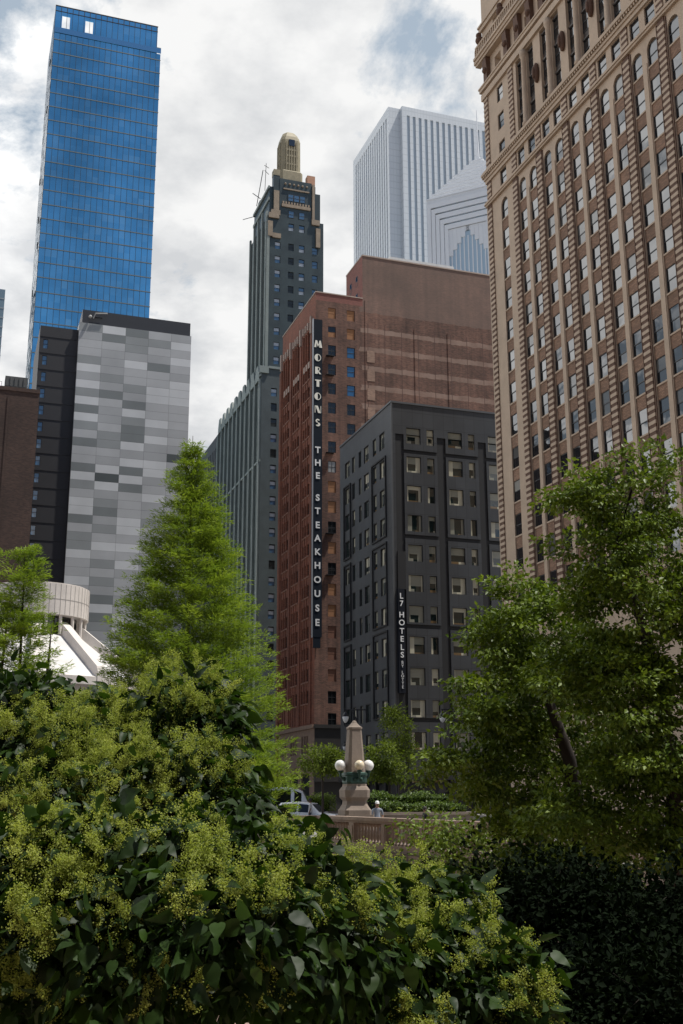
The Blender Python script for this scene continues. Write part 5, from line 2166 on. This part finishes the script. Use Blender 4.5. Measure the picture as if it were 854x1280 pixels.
bx, by = -5.55, 40.0
prof1 = lambda f: min(3.85, .10 + 4.9 * (1 - f) ** .85) if f < .95 else .16
feathery('tall conical feathery tree with bright yellow green sprays', (bx, by, 0), -1.0, 14.5, prof1, 2500, 84, .18,
         [[(0, 0, -5), (.05, 0, 0), (-.05, .05, 4), (.05, 0, 8), (0, 0, 12), (0, 0, 14.9)]])
prof2 = lambda f: .25 + 1.75 * (1 - f) ** .6
feathery('smaller feathery tree of several thin stems in front of the round church', (-11.2, 38.5, 0), 3.0, 10.3, prof2, 420, 80, .19,
         [[(-.6, 0, -5), (-.5, 0, 2), (-.45, .1, 6), (-.3, 0, 9)], [(.2, .2, -5), (.25, .1, 2), (.2, 0, 6), (.1, 0, 10.2)], [(.9, -.1, -5), (1.0, 0, 2), (1.15, 0, 6), (1.2, 0, 7.6)]])


# flowering tree lilacs nearest the camera
def lilac(label, trunks, spec, ncl, per, size, npan, pan, pz=.15, tilt=.75):
    lobes = px_lobes(spec, 1.0)
    t0 = trunks[0][0]
    t = thing('lilac_tree', label, 'tree', t0, 0, 'flowering tree lilacs')
    base = np.array(t0, float)
    cen, out = in_lobes(lobes, ncl, .45)
    m = None
    for i, tr in enumerate(trunks):
        w = branch_out([tuple(np.array(p, float) - base) for p in tr], [.07, .055, .045, .03][:len(tr)], (cen - base)[i::len(trunks)], .012, low=1)
        if m is None:
            m = w
        else:
            m.add(w.v, w.f)
    m.build('trunk', [BARK], t, True)
    pos, tip, nrm, sz, rnd = clump_leaves(cen - base, out, per, .22, size, droop=.75, flat=.9, up=.55)
    vs, fs, rs, n0 = [], [], [], 0
    for q, (cup, curl, wid) in enumerate(((.6, 1.0, 1.0), (1.7, 2.2, .85), (-.5, .3, 1.0), (2.6, 1.2, .7))):
        tv = T_HEART[0].copy()
        tv[:, 0] *= wid
        tv[:, 2] = np.abs(tv[:, 0]) * .22 * cup - .20 * curl * np.clip(tv[:, 1], 0, 2) ** 2 + .02 * np.sin(tv[:, 1] * 17 + tv[:, 0] * 9)
        s = slice(q, None, 4)
        v, f, r = scatter((tv, T_HEART[1]), pos[s], tip[s], nrm[s], sz[s], rnd[s])
        vs.append(v)
        fs.append(f + n0)
        rs.append(r)
        n0 += len(v)
    link('crown', np_mesh('crown', np.concatenate(vs), np.concatenate(fs), LEAF_LIL, np.concatenate(rs), smooth=True), t)
    # blossom plumes stand on the upper side of the crown
    pc, po = in_lobes(lobes, npan * 4, .97)
    patch = np.sin(pc[:, 0] * 3.1 + 1.0) + np.sin(pc[:, 1] * 2.7 + pc[:, 0] * 1.3) + np.sin(pc[:, 2] * 4.0)
    front = po @ np.array([0, -.75, .66])
    score = po[:, 2] * tilt + front * .55 + 0.3 * patch + .3 * rng.random(len(pc))
    pick = np.argsort(-score)[:npan]
    pc, po = pc[pick], po[pick]
    n = 0
    P_, T_, N_, S_, R_ = [], [], [], [], []
    for c, o in zip(pc, po):
        ax = unit((o * .6 + np.array([0, -.1, .75]) + rng.normal(size=3) * .28)[None])[0]
        ln = pan * (.7 + .6 * rng.random())
        k = int(520 * (.8 + .4 * rng.random()))
        # side sprays along the axis, shorter to the tip
        ns = 11
        sa = rng.random(ns) * 2 * math.pi
        sh = np.sort(rng.random(ns))
        u = np.cross(ax, [0.3, .9, .1])
        u /= np.linalg.norm(u)
        w = np.cross(ax, u)
        which = rng.integers(0, ns, k)
        fr = rng.random(k)
        rad = (.48 * (1 - sh[which]) + .10) * ln * fr
        p = c + ax * ((sh[which] * ln + fr * .16 * ln) - .25 * ln)[:, None] + (u * np.cos(sa[which])[:, None] + w * np.sin(sa[which])[:, None]) * rad[:, None]
        p += rng.normal(size=(k, 3)) * .012 * (ln / .22)
        P_.append(p)
        T_.append(rng.normal(size=(k, 3)) + ax * .5)
        N_.append(rng.normal(size=(k, 3)) * .7 + np.array([0, 0, .7]))
        S_.append(.0098 * (ln / .24) ** .5 * (.6 + .8 * rng.random(k)))
        R_.append(np.clip(.5 * rng.random() + .5 * rng.random(k), 0, 1))
    v, f, r = scatter(T_BUD, np.concatenate(P_) - base, np.concatenate(T_), np.concatenate(N_), np.concatenate(S_), np.concatenate(R_))
    link('blossom', np_mesh('blossom', v, f, PANICLE, r), t)
    return t


def stems(px, Y, tops):
    b = at(px, 1300, Y)
    return [[(b.x + dx * .3, Y + dy * .3, -5), (b.x + dx * .6, Y + dy, -1.5), at(tx, ty + 120, Y + dy * .5), at(tx, ty, Y)] for (tx, ty, dx, dy) in tops]


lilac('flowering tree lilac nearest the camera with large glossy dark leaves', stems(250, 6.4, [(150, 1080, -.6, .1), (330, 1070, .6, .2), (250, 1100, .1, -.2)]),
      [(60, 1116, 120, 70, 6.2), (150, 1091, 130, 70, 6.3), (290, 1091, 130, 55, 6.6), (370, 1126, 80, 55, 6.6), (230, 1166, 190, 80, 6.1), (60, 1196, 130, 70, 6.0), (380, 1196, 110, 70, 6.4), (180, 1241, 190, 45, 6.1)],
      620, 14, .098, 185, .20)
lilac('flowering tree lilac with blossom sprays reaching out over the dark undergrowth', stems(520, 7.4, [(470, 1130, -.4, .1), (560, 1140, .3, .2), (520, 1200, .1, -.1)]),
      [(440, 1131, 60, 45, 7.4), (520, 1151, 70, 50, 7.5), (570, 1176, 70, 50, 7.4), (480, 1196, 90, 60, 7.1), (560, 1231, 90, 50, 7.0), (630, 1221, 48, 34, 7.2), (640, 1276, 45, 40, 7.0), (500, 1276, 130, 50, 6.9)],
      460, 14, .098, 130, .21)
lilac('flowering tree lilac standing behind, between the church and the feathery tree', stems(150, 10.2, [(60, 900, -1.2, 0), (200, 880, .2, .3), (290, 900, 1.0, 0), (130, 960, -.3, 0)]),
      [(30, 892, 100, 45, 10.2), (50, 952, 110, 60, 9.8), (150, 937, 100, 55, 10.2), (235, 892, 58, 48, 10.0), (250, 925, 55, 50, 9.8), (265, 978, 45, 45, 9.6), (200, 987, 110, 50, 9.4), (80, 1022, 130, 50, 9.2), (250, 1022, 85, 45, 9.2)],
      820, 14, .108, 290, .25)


# small street trees, hedges, shrubs
def street_tree(label, px_trunk, Y, spec, ncl, leaf=LEAF_STREET, per=26):
    b = at(px_trunk, 1010, Y)
    lo = px_lobes(spec)
    top = lo[0][0]
    leafy_tree('street_tree', label, 'tree', [(b.x, Y, 0), (b.x + .03, Y, 1.6), (b.x, Y, top[2] - .6), (top[0], top[1], top[2] + .2)], [.07, .06, .05, .02], lo, ncl, per, .36, .14, leaf, BARK, low=2, group='young street trees')


street_tree('small round street tree standing left of the stone obelisk', 403, 58, [(403, 950, 27, 20, 58), (392, 958, 16, 14, 58), (418, 955, 16, 15, 58.3)], 120)
street_tree('small street tree with thin trunk just right of the obelisk', 487, 57, [(478, 948, 22, 20, 57), (490, 965, 16, 14, 57), (470, 962, 14, 14, 57)], 130)
street_tree('taller darker street tree behind the thin trunked one', 499, 66, [(496, 915, 22, 34, 66), (503, 940, 18, 24, 66), (489, 895, 12, 14, 66)], 150)


def hedge(name, label, x0, x1, y0, y1, z0, z1, leaf, n, size, cat='hedge'):
    c = G((x0 + x1) / 2, (y0 + y1) / 2, z0)
    t = thing(name, label, cat, c, GRID)
    hx, hy, hz = (x1 - x0) / 2, (y1 - y0) / 2, z1 - z0
    p = (rng.random((n, 3)) * 2 - 1) * np.array([hx, hy, 1.0])
    top = .5 + .5 * rng.random(n) ** .5
    wob = .85 + .10 * np.sin(p[:, 0] * 2.6) + .07 * np.sin(p[:, 0] * 6.1 + p[:, 1] * 3)
    p[:, 2] = hz * wob * top
    side = rng.random(n) < .45
    p[side, 1] = -hy * (.9 + .15 * rng.random(side.sum()))
    p[side, 2] = hz * wob[side] * rng.random(side.sum())
    v, f, r = scatter(T_LEAF, p, rng.normal(size=(n, 3)) + np.array([0, -.3, .2]), rng.normal(size=(n, 3)) * .6 + np.array([0, -.3, .8]), size * (.7 + .6 * rng.random(n)), rng.random(n))
    link('foliage', np_mesh('foliage', v, f, leaf, r), t)
    m = MB()
    m.box(-hx * .9, hx * .9, -hy * .8, hy * .8, 0, hz * .72)
    for k in range(int(hx * 4)):
        u = -hx * .9 + k * .45
        m.tube([(u, 0, 0), (u + .1, -.1, hz * .9)], .02, 5)
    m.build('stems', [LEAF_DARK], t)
    return t


hedge('hedge', 'bright yellow green clipped hedge beyond the parked white car', 4.7, 11.8, 33.2, 35.8, .75, 2.2, LEAF_HEDGE, 7000, .14)
hedge('shrub_row', 'lower row of dark green shrubs in the stone planter', 4.8, 8.8, 5.0, 6.4, .95, 1.62, LEAF_SHRUB, 3000, .12, 'shrubs')
hedge('shrub_row', 'upper row of green shrubs behind the lower one in the planter', 4.8, 8.9, 6.7, 8.3, .95, 2.12, LEAF_SHRUB, 3600, .12, 'shrubs')


# deep undergrowth below the two trees, shade put into its leaf colour
und = px_lobes([(640, 1150, 90, 60, 14), (740, 1190, 110, 80, 13), (830, 1190, 100, 75, 12.5), (700, 1260, 120, 70, 12), (820, 1280, 110, 70, 11.5), (620, 1240, 70, 60, 13), (860, 1140, 60, 60, 13), (790, 1130, 60, 45, 13.2), (690, 1125, 60, 40, 13.6)])
bu = at(760, 1300, 12.6)
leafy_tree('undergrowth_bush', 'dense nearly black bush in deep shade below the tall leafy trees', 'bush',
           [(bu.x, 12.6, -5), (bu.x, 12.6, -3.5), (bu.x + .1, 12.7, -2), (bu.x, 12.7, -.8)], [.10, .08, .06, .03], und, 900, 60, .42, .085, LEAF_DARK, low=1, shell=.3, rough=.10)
bx2 = at(558, 1040, 24)
leafy_tree('young_tree', 'loose young green bush growing up in front of the balustrade', 'bush',
           [(bx2.x, 24, -5), (bx2.x, 24, -2), (bx2.x + .1, 24, .3), (bx2.x, 24, 1.0)], [.07, .06, .04, .02],
           px_lobes([(540, 1040, 48, 24, 24), (590, 1065, 45, 28, 24), (550, 1075, 40, 24, 24)]), 80, 30, .36, .10, LEAF_TREE, low=1)


# ------------------------------------------------------------------ sky, sun, camera
SUN_EL, SUN_AZ = R(67), R(94)               # azimuth clockwise from the view direction (+y)


def sky():
    w = bpy.data.worlds.new('World')
    S.world = w
    w.use_nodes = True
    nt = w.node_tree
    for n in list(nt.nodes):
        nt.nodes.remove(n)
    out = nt.nodes.new('ShaderNodeOutputWorld')
    bg = N(nt, 'Background')
    bg.inputs[1].default_value = .1
    st = N(nt, 'TexSky')
    st.sky_type = 'NISHITA'
    st.sun_disc = False
    st.sun_elevation = SUN_EL
    st.sun_rotation = SUN_AZ
    st.air_density = 1.0
    st.dust_density = .6
    st.ozone_density = 1.5
    tc = N(nt, 'TexCoord')
    sp = N(nt, 'SeparateXYZ')
    L(nt, tc.outputs['Generated'], sp.inputs[0])
    # clouds as a flat layer high above
    zz = math_n(nt, 'ADD', math_n(nt, 'MAXIMUM', sp.outputs[2], 0.0), .22)
    cb = N(nt, 'CombineXYZ')
    L(nt, math_n(nt, 'DIVIDE', sp.outputs[0], zz), cb.inputs[0])
    L(nt, math_n(nt, 'DIVIDE', sp.outputs[1], zz), cb.inputs[1])
    mp = N(nt, 'Mapping')
    mp.inputs['Location'].default_value = CLOUD_SHIFT
    L(nt, cb.outputs[0], mp.inputs[0])
    n1 = N(nt, 'TexNoise')
    n1.inputs['Scale'].default_value = 3.0
    n1.inputs['Detail'].default_value = 9
    n1.inputs['Roughness'].default_value = .62
    n1.inputs['Distortion'].default_value = .25
    L(nt, mp.outputs[0], n1.inputs['Vector'])
    # the sky behind the camera is clearer
    back = ramp(nt, math_n(nt, 'MULTIPLY_ADD', sp.outputs[1], .5), [(.0, 0.0), (1.0, 1.0)])
    bk = math_n(nt, 'MULTIPLY', math_n(nt, 'SUBTRACT', .30, sp.outputs[1], True), .45, True)
    bk = math_n(nt, 'MULTIPLY', bk, ramp(nt, sp.outputs[2], [(.26, 0.0), (.40, 1.0)]))
    cov = math_n(nt, 'SUBTRACT', n1.outputs[0], bk)
    mask = ramp(nt, cov, [(.375, 0.0), (.455, 1.0)])
    n2 = N(nt, 'TexNoise')
    n2.inputs['Scale'].default_value = 5.2
    n2.inputs['Detail'].default_value = 8
    n2.inputs['Roughness'].default_value = .55
    L(nt, mp.outputs[0], n2.inputs['Vector'])
    shade = ramp(nt, n2.outputs[0], [(.38, (6.6, 6.75, 6.95)), (.56, (9.4, 9.4, 9.35))])
    # unseen bright bank added to the sky at left to light north faces
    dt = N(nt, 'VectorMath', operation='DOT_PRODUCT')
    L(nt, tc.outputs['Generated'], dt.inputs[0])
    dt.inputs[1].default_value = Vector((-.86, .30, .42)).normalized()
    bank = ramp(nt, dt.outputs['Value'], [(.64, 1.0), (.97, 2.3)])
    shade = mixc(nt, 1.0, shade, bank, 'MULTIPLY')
    ahead = ramp(nt, sp.outputs[1], [(.0, 0.0), (.5, .75)])
    skyc = mixc(nt, ahead, st.outputs[0], (5.0, 5.9, 6.7))
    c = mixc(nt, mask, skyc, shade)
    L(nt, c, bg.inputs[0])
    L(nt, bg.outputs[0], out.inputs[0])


CLOUD_SHIFT = (14.2, 4.4, 4.26)
sky()

sd = bpy.data.lights.new('sun', 'SUN')
sd.energy = 5.0
sd.angle = R(1.5)
sd.color = (1.0, .955, .89)
so = bpy.data.objects.new('sun', sd)
COL.objects.link(so)
dvec = Vector((math.sin(SUN_AZ) * math.cos(SUN_EL), math.cos(SUN_AZ) * math.cos(SUN_EL), math.sin(SUN_EL)))
so.rotation_euler = dvec.to_track_quat('Z', 'Y').to_euler()
so.location = (0, 0, 300)

def shade_block():
    # tall unseen stone block, added to shade the foreground shrubs
    t = thing('added_shade_block', 'unseen brown stone block added behind the view to shade the shrubs', 'building', (-10, -34, -5), GRID)
    w = MB()
    facade(w, 'W', -60, 60, 0, 95, [], .3)
    w.box(-60, 60, -30, -.01, 0, 95)
    w.build('wall', [plain('brown shade block stone', (.12, .10, .085), .8)], t)
    g = MB()
    for k in range(24):
        for z in range(22):
            g.box(-58 + 4.9 * k, -55.5 + 4.9 * k, -.05, .06, 4 + 4.1 * z, 6.6 + 4.1 * z)
    g.build('window', [M['glass']], t)['kind'] = 'stuff'


shade_block()


cd = bpy.data.cameras.new('camera')
cd.sensor_fit = 'HORIZONTAL'
cd.sensor_width = 24.0
cd.lens = FPX * 24.0 / 854.0
cd.clip_start = .1
cd.clip_end = 9000
cam = bpy.data.objects.new('camera', cd)
COL.objects.link(cam)
cam.matrix_world = Matrix.Translation(EYE) @ Matrix.Rotation(math.pi / 2 + PITCH, 4, 'X') @ Matrix.Rotation(-ROLL, 4, 'Z')
S.camera = cam

S.view_settings.view_transform = 'Standard'
S.view_settings.look = 'None'
S.view_settings.exposure = 0.0
S.view_settings.gamma = 1.0
S.view_settings.use_curve_mapping = False
S.cycles.use_denoising = True
S.cycles.max_bounces = 6
S.cycles.transparent_max_bounces = 6
